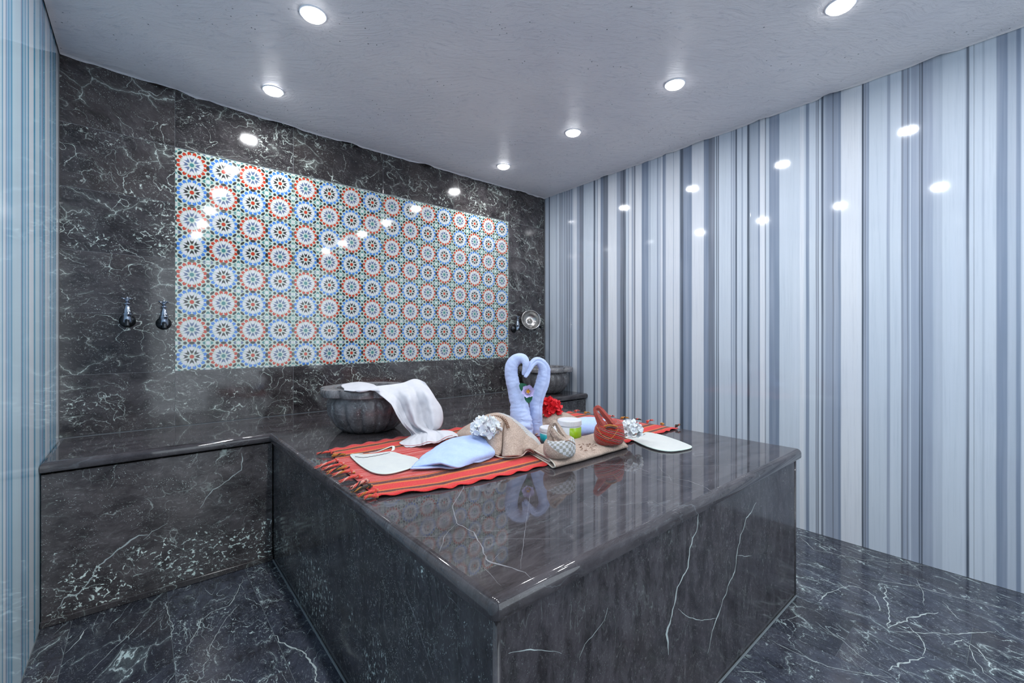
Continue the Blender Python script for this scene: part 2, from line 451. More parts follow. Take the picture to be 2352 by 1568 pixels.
# ------------------------------------------------------------------ floor
v, f = box(XL - 0.05, XR + 0.05, YF - 0.05, YB + 0.05, -0.08, -0.0012)
floor = mesh('floor', v, f, M['grout_floor'])
struct(floor, 'dark grey marble tiled floor with white veins', 'floor')
xs = [XL + 0.002, -0.215] + [0.088 + 0.303 * k for k in range(0, 10)] + [XR - 0.002]
G = 0.0008
for i in range(len(xs) - 1):
    xa, xb = xs[i] + G, xs[i + 1] - G
    if xb - xa < 0.01: continue
    off = 0.44 if (i % 2 == 0) else 0.13
    ys = [YF]; y = off - 0.606 * 4
    while y < YB:
        if y > YF + 0.02: ys.append(y)
        y += 0.606
    ys.append(YB)
    for j in range(len(ys) - 1):
        ya, yb = ys[j] + G, ys[j + 1] - G
        if ya > 2.56: continue
        if xa > 0.53 and xb < 2.2 and ya > 0.67: continue
        me = tile_mesh(xb - xa, yb - ya, M['floor_tile'], 'floor', 0.0012)
        inst('tile', me, floor, Matrix.Translation((xa, ya, 0)))

# ------------------------------------------------------------------ ceiling: slightly uneven hand-trowelled plaster
def interp(t, pts):
    if t <= pts[0][0]: return pts[0][1]
    for (a, p), (b, q) in zip(pts, pts[1:]):
        if t <= b: return p + (q - p) * (t - a) / (b - a)
    return pts[-1][1]
def ceil_z(x, y):
    back = interp(x, [(-0.31, 2.53), (0.14, 2.512), (0.8, 2.492), (1.9, 2.498), (3.01, 2.505)])
    right = interp(y, [(0, 2.538), (0.95, 2.533), (1.5, 2.526), (3.05, 2.505)])
    mid = 2.522
    wb = max(0, 1 - (YB - y) / 0.5); wr = max(0, 1 - (XR - x) / 0.5)
    z = mid
    z = z + (right - z) * wr
    z = z + (back - z) * wb
    return z
m = NT('ceiling_plaster')
tc = m.n('ShaderNodeTexCoord').outputs['Object']
rt = m.n('ShaderNodeVectorRotate', rotation_type='Z_AXIS'); m.l(tc, rt.inputs['Vector']); rt.inputs['Angle'].default_value = 0.6
q = m.vmath('MULTIPLY', rt.outputs[0], (1, 3.5, 1))
wv = m.noise(m.vmath('ADD', q, m.vscale(m.noise(tc, 2.5, 2, 0.5, 0, True), 0.8)), 14, 7, 0.72, 0.5)
col = m.mix(m.rng(m.noise(tc, 1.3, 4, 0.6), 0.35, 0.7), rgb(214, 213, 218), rgb(226, 223, 224))
col = m.mix(m.rng(wv, 0.55, 0.75, 0, 0.5), col, rgb(150, 158, 172))
pv = m.n('ShaderNodeTexVoronoi'); m.l(tc, pv.inputs['Vector']); pv.inputs['Scale'].default_value = 34; pv.inputs['Randomness'].default_value = 1
pits = m.math('MULTIPLY', m.rng(pv.outputs[0], 0.06, 0.12, 1, 0), m.rng(m.noise(tc, 5, 4, 0.7), 0.53, 0.57))
col = m.mix(pits, col, rgb(60, 64, 72))
m.set(col=col, rough=m.rng(wv, 0.3, 0.7, 0.28, 0.5), spec=0.35)
m.bump(m.math('ADD', wv, m.math('MULTIPLY', pits, -0.6)), 0.8, 0.008)
M['plaster'] = m.m
rg = random.Random(5)
NX, NY = 110, 150
v = []; 
for j in range(NY + 1):
    for i in range(NX + 1):
        x = XL + 0.004 + (XR - XL - 0.008) * i / NX; y = YF + 0.004 + (YB - YF - 0.008) * j / NY
        nz = noise.noise(Vector((x * 3, y * 3, 0))) * 0.002 + noise.noise(Vector((x * 9, y * 9, 3))) * 0.0015
        z = ceil_z(x, y) + nz
        if i == NX:
            g = max(0.0, noise.noise(Vector((y * 5, 1, 9))) - 0.08); x -= 0.05 * g
            z += noise.noise(Vector((y * 17, 4, 2))) * 0.006
        if j == NY:
            g = max(0.0, noise.noise(Vector((x * 5, 7, 1))) - 0.1); y -= 0.06 * g
            z += noise.noise(Vector((x * 15, 2, 5))) * 0.007
        if i == NX - 1: z += noise.noise(Vector((y * 17, 4, 2))) * 0.003
        v.append((x, y, z))
nv = len(v); top = []
f = [tuple(reversed(q)) for q in grid_faces(NY + 1, NX + 1)]
ring = list(range(NX + 1)) + [j * (NX + 1) + NX for j in range(1, NY + 1)] + [NY * (NX + 1) + i for i in range(NX - 1, -1, -1)] + [j * (NX + 1) for j in range(NY - 1, 0, -1)]
for r_ in ring:
    p = v[r_]; v.append((p[0], p[1], 2.57))
n = len(ring)
for k in range(n):
    a, b = ring[k], ring[(k + 1) % n]
    f.append((b, a, nv + k, nv + (k + 1) % n))
f.append(tuple(nv + k for k in range(n)))
ceiling = mesh('ceiling', v, f, M['plaster'], smooth=True)
struct(ceiling, 'uneven hand trowelled grey plaster ceiling', 'ceiling')
v, f = box(XL - 0.05, XR + 0.05, YF - 0.05, YB + 0.05, 2.58, 2.64)
struct(mesh('ceiling', v, f, M['void']), 'slab above the plaster ceiling, coloured near black as shade in the edge gap', 'ceiling')  # near-black colour stands in for shade in the gap along the walls

# ------------------------------------------------------------------ walls
ZT = 2.575
v, f = box(XR + 0.012, XR + 0.06, YF - 0.05, YB + 0.05, 0, ZT)
wr = mesh('wall_right', v, f, M['grout_dark']); struct(wr, 'right wall of glossy white marble with vertical grey stripes', 'wall')
js = [YF, -1.10, wall_y(2237), wall_y(2118), wall_y(1981), wall_y(1724), wall_y(1567), wall_y(1433), YB - 0.012]
for a, b in zip(js, js[1:]):
    v, f = box(XR, XR + 0.012, a + 0.0004, b - 0.0004, 0.001, ZT - 0.001, 0.0005)
    mesh('panel', v, f, M['stripe_right'], wr)
v, f = box(XL - 0.06, XL - 0.012, YF - 0.05, YB + 0.05, 0, ZT)
wl = mesh('wall_left', v, f, M['grout_dark']); struct(wl, 'left wall of pale blue marble with thin teal vertical stripes', 'wall')
js = [YF, -0.9, 0.3, 1.2, wall_yl(54), wall_yl(99), YB - 0.012]
for a, b in zip(js, js[1:]):
    v, f = box(XL - 0.012, XL, a + 0.0004, b - 0.0004, 0.001, ZT - 0.001, 0.0005)
    mesh('panel', v, f, M['stripe_left'], wl)
v, f = merge(box(XL - 0.06, 0.1, YF - 0.06, YF - 0.012, 0, ZT), box(2.6, XR + 0.06, YF - 0.06, YF - 0.012, 0, ZT), box(0.1, 2.6, YF - 0.06, YF - 0.012, 2.3, ZT))  # wide opening added so the cool world light fills the room
wf = mesh('wall_front', v, f, M['grout_dark']); struct(wf, 'unseen striped white marble wall behind the camera, with a wide doorway added for fill light', 'wall')
for a, b, c, d in ((XL, 0.1, 0.001, ZT - 0.001), (2.6, XR, 0.001, ZT - 0.001), (0.1, 1.35, 2.3, ZT - 0.001), (1.35, 2.6, 2.3, ZT - 0.001)):
    v, f = box(a + 0.0005, b - 0.0005, YF - 0.012, YF, c, d, 0.0005)
    mesh('panel', v, f, M['stripe_rear'], wf)

# back wall: dark marble tiles around the printed tile panel
v, f = box(XL - 0.05, XR + 0.05, YB + 0.006, YB + 0.06, 0, ZT)
wb = mesh('wall_back', v, f, M['grout_light']); struct(wb, 'back wall of dark veined marble tiles around a patterned tile panel', 'wall')
MX0, MX1, MZ0, MZ1 = 0.1415, 2.5535, 0.962, 2.206
zj = [0.657, 0.962, 1.272, 1.582, 1.892, 2.206, ZT - 0.002]
cx = [0.1415, 0.7457, 1.352, 1.963, 2.5535]
def wall_tile(x0_, x1_, z0_, z1_, yy=YB):
    g = 0.0006
    me = tile_mesh(x1_ - x0_ - 2 * g, z1_ - z0_ - 2 * g, M['wall_tile'], 'wall%0.3f%0.3f' % (x0_, z0_), 0.001)
    inst('tile', me, wb, frame((x0_ + g, yy, z0_ + g), (1, 0, 0), (0, 0, 1)))
for a, b in zip(zj, zj[1:]):
    wall_tile(XL + 0.001, MX0, a, b)
    wall_tile(MX1, XR - 0.001, a, b)
for a, b in zip(cx, cx[1:]):
    wall_tile(a, b, zj[0], zj[1]); wall_tile(a, b, zj[5], zj[6])

v, f = merge(box(XL, MX0, YB + 0.0011, YB + 0.006, zj[0], zj[6]), box(MX1, XR, YB + 0.0011, YB + 0.006, zj[0], zj[6]), box(MX0, MX1, YB + 0.0011, YB + 0.006, zj[0], zj[1]), box(MX0, MX1, YB + 0.0011, YB + 0.006, zj[5], zj[6]))
o = mesh('grout_bed', v, f, M['grout_light'], wb); o['kind'] = 'stuff'
# ---- printed tile: eight-fold rosettes
def mosaic_mesh(tw, th):
    cw, chh = tw / 4, th / 2
    V, F, I = [], [], []
    tv, tf = tile_data(tw, th, 0.005, 0.0008)
    V += [Vector(q) for q in tv]; F += tf; I += [0] * len(tf)
    def clip(poly):
        for ax, lim, sg in ((0, 0.0009, 1), (0, tw - 0.0009, -1), (1, 0.0009, 1), (1, th - 0.0009, -1)):
            out = []
            for i in range(len(poly)):
                p, q = poly[i], poly[(i + 1) % len(poly)]
                a = (p[ax] - lim) * sg; b = (q[ax] - lim) * sg
                if a >= 0: out.append(p)
                if (a >= 0) != (b >= 0):
                    t = a / (a - b); out.append((p[0] + (q[0] - p[0]) * t, p[1] + (q[1] - p[1]) * t))
            poly = out
            if len(poly) < 3: return None
        return poly
    def add(poly, mi, z=0.00025):
        poly = clip(poly)
        if not poly: return
        a = sum(p[0] * q[1] - q[0] * p[1] for p, q in zip(poly, poly[1:] + poly[:1]))
        if abs(a) < 1e-9: return
        if a < 0: poly = poly[::-1]
        o = len(V)
        for p in poly: V.append(Vector((p[0], p[1], z)))
        F.append(tuple(range(o, o + len(poly)))); I.append(mi)
    def T(cx_, cy_, ang=0.0):
        c, s = math.cos(ang), math.sin(ang)
        return lambda x, y: (cx_ + (x * c - y * s) * cw / 2, cy_ + (x * s + y * c) * chh / 2)
    def star(cx_, cy_, r, mi, n=8, inner=0.76, z=0.0003):
        g = T(cx_, cy_)
        pts = [g((r if k % 2 == 0 else r * inner) * math.cos(PI * k / n), (r if k % 2 == 0 else r * inner) * math.sin(PI * k / n)) for k in range(2 * n)]
        c0 = g(0, 0)
        for k in range(2 * n): add([c0, pts[k], pts[(k + 1) % (2 * n)]], mi, z)
    def dart(g, a, b, notch, w, mi, wm=None):
        """pointed at a (towards origin or away), swallow tail at b"""
        wm = wm or w * 0.85; mid = a + (b - a) * 0.45
        for s in (1, -1):
            add([g(a, 0), g(mid, s * wm), g(b, s * w), g(notch, 0)], mi)
    for ci in range(4):
        for cj in range(2):
            X = (ci + 0.5) * cw; Y = (cj + 0.5) * chh
            red = (ci + cj) % 2 == 1
            star(X, Y, 0.155, 5 if red else 2, 10, 0.8)
            inner_m = 6 if red else 4
            if red: inner_m = 6
            star_m = 7 if red else 2
            star(X, Y, 0.15, star_m, 8, 0.8, 0.0004)
            for k in range(8):
                g = T(X, Y, k * PI / 4)
                dart(g, 0.20, 0.54, 0.41, 0.145, inner_m, 0.115)
                add([g(0.43, 0), g(0.55, -0.125), g(0.68, -0.12), g(0.79, 0), g(0.68, 0.12), g(0.55, 0.125)], 1)
                g = T(X, Y, k * PI / 4 + PI / 8)
                add([g(0.22, 0), g(0.48, -0.075), g(0.74, 0), g(0.48, 0.075)], 1)
            om = 2 if red else 3
            for k in range(16):
                th0 = PI / 16 + k * PI / 8
                g = T(X, Y, th0)
                sgn = 1 if k % 2 == 0 else -1
                # leaf leaning away from the white tip beside it
                add([g(0.97, 0.02 * sgn), g(0.88, -0.115), g(0.68, -0.10), g(0.77, 0.0)], om)
                add([g(0.97, 0.02 * sgn), g(0.88, 0.115), g(0.68, 0.10), g(0.77, 0.0)], om)
    for i in range(5):
        for j in range(2):
            X = i * cw; Y = (j + 0.5) * chh; g = T(X, Y)
            add([g(0, 0.215), g(-0.10, 0.12), g(-0.118, 0), g(-0.085, -0.12), g(0, -0.2), g(0.085, -0.12), g(0.105, 0), g(0.085, 0.12)], 4)
            for s in (1, -1): star(X, Y + s * 0.41 * chh / 2, 0.13, 4)
    for i in range(4):
        for j in range(3):
            X = (i + 0.5) * cw; Y = j * chh; g = T(X, Y)
            add([g(0.2, 0), g(0.12, -0.085), g(0, -0.105), g(-0.12, -0.085), g(-0.2, 0), g(-0.12, 0.085), g(0, 0.105), g(0.12, 0.085)], 4)
            for s in (1, -1): star(X + s * 0.41 * cw / 2, Y, 0.13, 4)
    for i in range(5):
        for j in range(3):
            X = i * cw; Y = j * chh
            star(X, Y, 0.12, 1)
            for k in range(4):
                g = T(X, Y, k * PI / 2)
                dart(g, 0.36, 0.14, 0.19, 0.105, 5 if k % 2 else 6 if (i + j) % 2 else 5, 0.11)
                g = T(X, Y, k * PI / 2 + PI / 4)
                add([g(0.39, 0.19), g(0.31, 0.12), g(0.29, 0), g(0.31, -0.12), g(0.39, -0.19), g(0.45, -0.12), g(0.47, 0), g(0.45, 0.12)], 4)
    me = bpy.data.meshes.new('mosaic_tile'); me.from_pydata([tuple(q) for q in V], [], F)
    for k in ('glaze_white', 'g_white', 'g_red', 'g_blue', 'g_dark', 'g_teal', 'g_slate', 'g_teal'): me.materials.append(M[k])
    me.polygons.foreach_set('material_index', I); me.update()
    return me
TW = (MX1 - MX0) / 4 - 0.001; TH = (MZ1 - MZ0 - 0.006) / 4 - 0.001
mme = mosaic_mesh(TW, TH)
for i in range(4):
    for j in range(4):
        inst('mosaic_tile', mme, wb, frame((MX0 + (TW + 0.001) * i + 0.0005, YB + 0.0025, MZ0 + (TH + 0.001) * j + 0.0005), (1, 0, 0), (0, 0, 1)))
v, f = box(MX0 + 0.0004, MX1 - 0.0004, YB + 0.0045, YB + 0.0058, MZ0, MZ1 - 0.0045)
mesh('grout', v, f, M['glaze_white'], wb)

# ------------------------------------------------------------------ stone platform and bench
ZS = 0.655; TK = 0.042
SX0, SX1, SY0, BY = 0.498, 2.238, 0.636, 2.5
plat = thing('stone_platform', 'dark polished marble massage slab joined to the low bench along the back wall', 'platform', (1.37, 1.6, 0))
def P0(o):   # keep world coordinates under the platform empty
    o.matrix_parent_inverse = plat.matrix_basis.inverted() if False else Matrix.Translation((-1.37, -1.6, 0)); return o
def offset_poly(pts, d):
    n = len(pts); out = []
    for i in range(n):
        a, b, c = pts[i - 1], pts[i], pts[(i + 1) % n]
        e1 = ((b[0] - a[0]), (b[1] - a[1])); e2 = ((c[0] - b[0]), (c[1] - b[1]))
        l1 = math.hypot(*e1); l2 = math.hypot(*e2)
        n1 = (-e1[1] / l1, e1[0] / l1); n2 = (-e2[1] / l2, e2[0] / l2)
        k = 1 + n1[0] * n2[0] + n1[1] * n2[1]
        out.append((b[0] + d * (n1[0] + n2[0]) / k, b[1] + d * (n1[1] + n2[1]) / k))
    return out
def rc(cx_, cy_, r, a0, a1, n=6):
    return [(cx_ + r * math.cos(a0 + (a1 - a0) * i / n), cy_ + r * math.sin(a0 + (a1 - a0) * i / n)) for i in range(n + 1)]
R_ = 0.022
out = [(XL + 0.002, BY), (SX0, BY)] + rc(SX0 + R_, SY0 + R_, R_, PI, 1.5 * PI) + rc(SX1 - R_, SY0 + R_, R_, 1.5 * PI, 2 * PI) + [(SX1, BY), (XR - 0.002, BY), (XR - 0.002, YB - 0.002), (XL + 0.002, YB - 0.002)]
prof = [(0.006, ZS - TK), (0.0015, ZS - TK + 0.003), (0, ZS - TK + 0.009), (0, ZS - 0.02), (0.0012, ZS - 0.0125), (0.005, ZS - 0.0058), (0.0105, ZS - 0.0018), (0.018, ZS)]
v = []; n = len(out)
for d, z in prof:
    v += [(p[0], p[1], z) for p in offset_poly(out, d)]
f = grid_faces(len(prof), n, True)
f.append(tuple(reversed(range(n)))); f.append(tuple(range((len(prof) - 1) * n, len(prof) * n)))
o = P0(mesh('top_slab', v, f, M['slab_top'], plat, True))
for pl_ in o.data.polygons:
    if len(pl_.vertices) > 4: pl_.use_smooth = False
md = o.modifiers.new('edge', 'EDGE_SPLIT'); md.split_angle = 0.6
PT = ZS - TK - 0.011; IN = 0.022
def panel(name, o_, ux, w, mat, h=PT, t=0.018):
    v, f = tile_data(w, h, t, 0.002)
    ob = mesh(name, v, f, mat, plat)
    ob.matrix_local = Matrix.Translation((-1.37, -1.6, 0)) @ frame(o_, ux, (0, 0, 1))
    return ob
panel('bench_panel', (XL + 0.003, BY + IN, 0.001), (1, 0, 0), SX0 + IN - XL - 0.006, M['panel_bench'])
panel('side_panel', (SX0 + IN, BY + IN - 0.001, 0.001), (0, -1, 0), BY - SY0 - 0.002, M['panel_side'])
panel('front_panel', (SX0 + IN + 0.001, SY0 + IN, 0.001), (1, 0, 0), SX1 - SX0 - 2 * IN - 0.002, M['panel_front'])
panel('side_panel', (SX1 - IN, SY0 + IN + 0.001, 0.001), (0, 1, 0), BY - SY0 - 0.002, M['panel_side'])
panel('bench_panel', (SX1 - IN + 0.003, BY + IN, 0.001), (1, 0, 0), XR - SX1 + IN - 0.006, M['panel_side'])
# rounded corner post strips, mortar skirting at the floor
for nm, x_, y_ in (('corner_strip', SX0 + IN + 0.004, SY0 + IN + 0.004), ('corner_strip', SX1 - IN - 0.004, SY0 + IN + 0.004)):
    v, f = lathe([(0.008, 0.001), (0.008, PT)], 16)
    P0(mesh(nm, [(p[0] + x_, p[1] + y_, p[2]) for p in v], f, M['slab_top'], plat, True))
for nm, b in (('skirting', (XL + 0.003, SX0 + IN - 0.003, BY + IN - 0.016, BY + IN - 0.0005, 0.0005, 0.026)),
              ('skirting', (SX0 + IN - 0.008, SX0 + IN - 0.0005, SY0 + IN, BY + IN - 0.017, 0.0005, 0.007)),
              ('skirting', (SX0 + IN, SX1 - IN, SY0 + IN - 0.008, SY0 + IN - 0.0005, 0.0005, 0.007)),
              ('skirting', (SX1 - IN + 0.001, XR - 0.003, BY + IN - 0.016, BY + IN - 0.0005, 0.0005, 0.026))):
    v, f = box(*b, 0.002)
    P0(mesh(nm, v, f, M['panel_bench'] if b[5] > 0.02 else M['grout_floor'], plat))

# explicit long veins, laid flush in the stone
def ribbon(pts, w, nrm, seed=0, jit=0.5):
    r = random.Random(seed); path = []
    for a, b in zip(pts, pts[1:]):
        L = (b - a).length; k = max(2, int(L / 0.012))
        for i in range(k): path.append(a.lerp(b, i / k))
    path.append(pts[-1]); nrm = Vector(nrm); v = []; n = len(path)
    for i, p in enumerate(path):
        jit = 1.1
        t = (path[min(i + 1, n - 1)] - path[max(i - 1, 0)]).normalized(); s = t.cross(nrm).normalized()
        nn = noise.noise(p * 38 + Vector((seed, 0, 0)))
        ww = w * (0.55 + 0.9 * abs(noise.noise(p * 25 + Vector((0, seed, 3)))) * 2) * min(1, 0.3 + min(i, n - 1 - i) * 0.15)
        c = p + s * nn * w * jit * 2.2
        v.append(c - s * ww / 2); v.append(c + s * ww / 2)
    f = [(2 * i, 2 * i + 1, 2 * i + 3, 2 * i + 2) for i in range(n - 1)]
    return v, f
def veins(name, lists, proj, nrm, mat, parent, w=0.0022, fixer=None):
    for k, (ww, L) in enumerate(lists):
        v, f = ribbon([proj(*p) for p in L], w * ww, nrm, k * 3.7)
        o = mesh(name, v, f, mat, parent)
        if fixer: fixer(o)
E = 0.0003
veins('vein', [
    (1.1, [(1068, 1106), (1060, 1128), (1045, 1150), (1040, 1165), (1048, 1201), (1086, 1222), (1103, 1246), (1118, 1283), (1127, 1292), (1160, 1300), (1192, 1307), (1206, 1314), (1226, 1333)]),
    (0.6, [(1048, 1201), (1035, 1215), (1020, 1232), (1009, 1267)]),
    (0.45, [(930, 1231), (1017, 1232), (1121, 1237), (1300, 1237)]),
    (0.9, [(1340, 1070), (1376, 1066), (1426, 1066), (1470, 1075), (1505, 1090)]),
    (0.7, [(1376, 1066), (1452, 1084), (1543, 1110), (1626, 1128)]),
    (0.8, [(1511, 1065), (1560, 1068), (1617, 1069), (1680, 1068), (1719, 1068), (1745, 1071)]),
    (0.5, [(1511, 1065), (1520, 1081), (1537, 1092), (1543, 1107)]),
    (0.8, [(1455, 1081), (1505, 1091), (1582, 1104), (1620, 1119), (1634, 1128)]),
    (0.5, [(1127, 1292), (1145, 1272), (1160, 1262)]), (0.4, [(1195, 1306), (1198, 1285), (1203, 1240), (1218, 1130)]),
    (0.5, [(1040, 1165), (1010, 1185)]), (0.4, [(644, 1007), (700, 1005), (790, 1006), (860, 1006)]),
    (0.5, [(1127, 1292), (1112, 1305), (1150, 1345)]), (0.4, [(1560, 1180), (1500, 1150), (1420, 1160), (1340, 1150)]),
    ], lambda x, y: PZ(x, y, ZS + E), (0, 0, 1), M['vein_dim'], plat, 0.0024, P0)
veins('vein', [
    (1.5, [(1607, 1178), (1603, 1211), (1591, 1236), (1586, 1260), (1580, 1288), (1574, 1315), (1557, 1349), (1548, 1389), (1540, 1432), (1532, 1456), (1534, 1505)]),
    (1.2, [(1737, 1152), (1725, 1175), (1714, 1190), (1702, 1230), (1692, 1269), (1688, 1312), (1672, 1346), (1650, 1413), (1638, 1441), (1625, 1500)]),
    (0.5, [(1557, 1398), (1575, 1415), (1610, 1424), (1648, 1420)]), (0.6, [(1692, 1273), (1710, 1278), (1726, 1275)]),
    (0.5, [(1168, 1500), (1200, 1492), (1245, 1492), (1290, 1500)]), (0.6, [(1395, 1395), (1388, 1425), (1345, 1480), (1330, 1510)])],
    lambda x, y: PY(x, y, SY0 + IN - E), (0, -1, 0), M['vein'], plat, 0.0035, P0)
veins('vein', [(0.8, [(924, 1342), (945, 1395), (961, 1443), (980, 1500), (997, 1558)]), (1.2, [(757, 1258), (755, 1298)]), (0.8, [(772, 1335), (771, 1360)]),
    (0.5, [(1010, 1330), (1030, 1370), (1060, 1400)])],
    lambda x, y: PX(x, y, SX0 + IN - E), (-1, 0, 0), M['vein_dim'], plat, 0.0028, P0)
veins('vein', [(1, [(554, 1040), (557, 1058), (553, 1079), (525, 1102), (490, 1125), (470, 1150), (458, 1166)]),
    (1.6, [(340, 1225), (300, 1240), (270, 1262), (235, 1290), (205, 1330), (190, 1355), (150, 1375), (128, 1395)]),
    (0.8, [(385, 1200), (350, 1222), (330, 1240)])],
    lambda x, y: PY(x, y, BY + IN - E), (0, -1, 0), M['vein'], plat, 0.0035, P0)
veins('vein', [(1.2, [(558, 1328), (545, 1360), (526, 1390), (485, 1405), (462, 1422), (455, 1445), (440, 1468), (425, 1500)]), (0.9, [(549, 1386), (520, 1420), (485, 1477), (478, 1500)]),
    (1.0, [(380, 1380), (388, 1415), (398, 1440), (392, 1470)]), (2.4, [(632, 1458), (655, 1480), (690, 1492), (712, 1515), (722, 1545), (735, 1566)]), (1.0, [(690, 1495), (675, 1500)]),
    (1.2, [(200, 1440), (180, 1470), (150, 1500)]), (0.8, [(330, 1420), (300, 1455), (250, 1500), (200, 1550)]),
    (1.8, [(2036, 1344), (2031, 1370), (2040, 1388), (2042, 1409), (2040, 1442)]), (2, [(2040, 1442), (2080, 1424), (2123, 1409), (2159, 1408)]),
    (1.6, [(2090, 1440), (2112, 1460), (2125, 1489), (2121, 1507)]), (2.4, [(2121, 1507), (2080, 1520), (2036, 1536)]), (1.6, [(1808, 1422), (1825, 1418), (1840, 1410)]),
    (1.0, [(1873, 1427), (1913, 1456), (1942, 1475), (1967, 1500), (2000, 1522)]), (1.2, [(1880, 1380), (1900, 1362), (1950, 1345), (1975, 1348), (2010, 1370), (2020, 1400)]),
    (1.0, [(1840, 1235), (1870, 1262), (1910, 1270), (1985, 1285), (2050, 1292), (2140, 1300)]), (0.8, [(1850, 1305), (1900, 1335), (1945, 1350)]),
    (1.2, [(2055, 1450), (2120, 1453), (2200, 1455), (2290, 1450)]), (1.0, [(2225, 1480), (2240, 1515), (2262, 1545), (2290, 1568)]), (1.2, [(2180, 1480), (2210, 1468), (2245, 1490), (2280, 1530)]),
    (1.6, [(1695, 1540), (1720, 1544), (1750, 1541)]), (1.0, [(1770, 1470), (1830, 1500), (1900, 1530), (1990, 1548), (2050, 1556)]), (0.8, [(2165, 1380), (2200, 1420), (2225, 1430)]),
    (0.8, [(2105, 1330), (2120, 1360), (2123, 1390)]), (1.0, [(2000, 1330), (2100, 1345), (2200, 1372), (2320, 1400)])],
    lambda x, y: PZ(x, y, E), (0, 0, 1), M['vein'], floor, 0.0025)

# ------------------------------------------------------------------ ceiling downlights
def downlight(x, y, label):
    zc = ceil_z(x, y) - 0.004
    t = thing('downlight', label, 'ceiling light', (x, y, zc), 'ceiling downlights')
    v, f = lathe([(0.047, 0.003), (0.056, 0.003), (0.056, 0.001), (0.053, -0.0015), (0.049, -0.002), (0.047, -0.001)], 32)
    f = f[:-2]
    for i in range(32):
        k = (i + 1) % 32; f.append((5 * 32 + i, 5 * 32 + k, k, i))
    mesh('ring', v, f, M['lamp_ring'], t, True)
    v, f = lathe([(0.0465, 0.002), (0.0465, -0.004), (0.043, -0.010), (0.034, -0.015), (0.018, -0.018), (0.0001, -0.019)], 32)
    mesh('lens', v, f, M['lens'], t, True)
    ld = bpy.data.lights.new('lamp', 'AREA'); ld.shape = 'DISK'; ld.size = 0.085
    ld.energy = LAMP_W; ld.color = LAMP_COL
    lo = bpy.data.objects.new('lamp', ld); C.objects.link(lo); lo.parent = t; lo.location = (0, 0, -0.0205)
LN = {(0, 0): 'round white recessed ceiling light nearest the back wall on the left',
      (0, 1): 'bright round ceiling light at the top left of the picture, second from the back wall',
      (1, 0): 'smallest recessed ceiling light, in the right row nearest the back wall',
      (1, 1): 'recessed ceiling light second from the back wall in the right row',
      (1, 2): 'third recessed ceiling light from the back wall in the right row, plaster glinting beside it',
      (1, 3): 'recessed ceiling light cut by the top edge of the picture at the right'}
for ix, lx in enumerate(LAMP_X):
    for iy, ly in enumerate(LAMP_Y):
        downlight(lx, ly, LN.get((ix, iy), 'recessed ceiling light of the %s row, %s from the back wall' % (('left', 'right')[ix], ('nearest', 'second', 'third', 'fourth', 'fifth', 'sixth')[iy])))

# ------------------------------------------------------------------ fabrics
def cloth(name, c1, c2, bscale=700, bstr=0.35, bdist=0.0015, sheen=0.3, rough=0.9, mott=25):
    m = NT(name); tc = m.n('ShaderNodeTexCoord').outputs['Object']
    nz = m.noise(tc, bscale * 0.45, 4, 0.75)
    col = m.mix(m.rng(m.noise(tc, mott, 5, 0.7), 0.3, 0.7), c1, c2)
    col = m.mix(m.rng(nz, 0.42, 0.7, 0, 0.3 if bstr > 0.2 else 0.08), col, (c1[0] * 0.62, c1[1] * 0.62, c1[2] * 0.68, 1))
    m.set(col=col, rough=rough, sheen=sheen, spec=0.12)
    m.bump(m.math('ADD', nz, m.math('MULTIPLY', m.noise(tc, 38, 4, 0.6), 2.2)), bstr * 1.3, bdist * 2.2); return m.m
M['blue_terry'] = cloth('blue_terry', rgb(174, 189, 227), rgb(190, 203, 235), sheen=0.1)
M['blue_terry2'] = cloth('pale_blue_terry', rgb(168, 190, 238), rgb(184, 204, 242), sheen=0.1)
M['white_cotton'] = cloth('white_cotton', rgb(192, 192, 198), rgb(202, 202, 206), 500, 0.12, 0.0006, 0.1)
M['mitt'] = cloth('mitt_white', rgb(190, 193, 192), rgb(198, 200, 196), 600, 0.12, 0.0006, 0.1)
M['mitt_edge'] = simple('mitt_binding', rgb(206, 220, 212), 0.8)
M['thread_black'] = simple('black_thread', rgb(40, 40, 50), 0.8)
M['thread_brown'] = simple('brown_thread', rgb(112, 78, 56), 0.8)
M['red_line'] = simple('red_line_thread', rgb(170, 50, 52), 0.8)

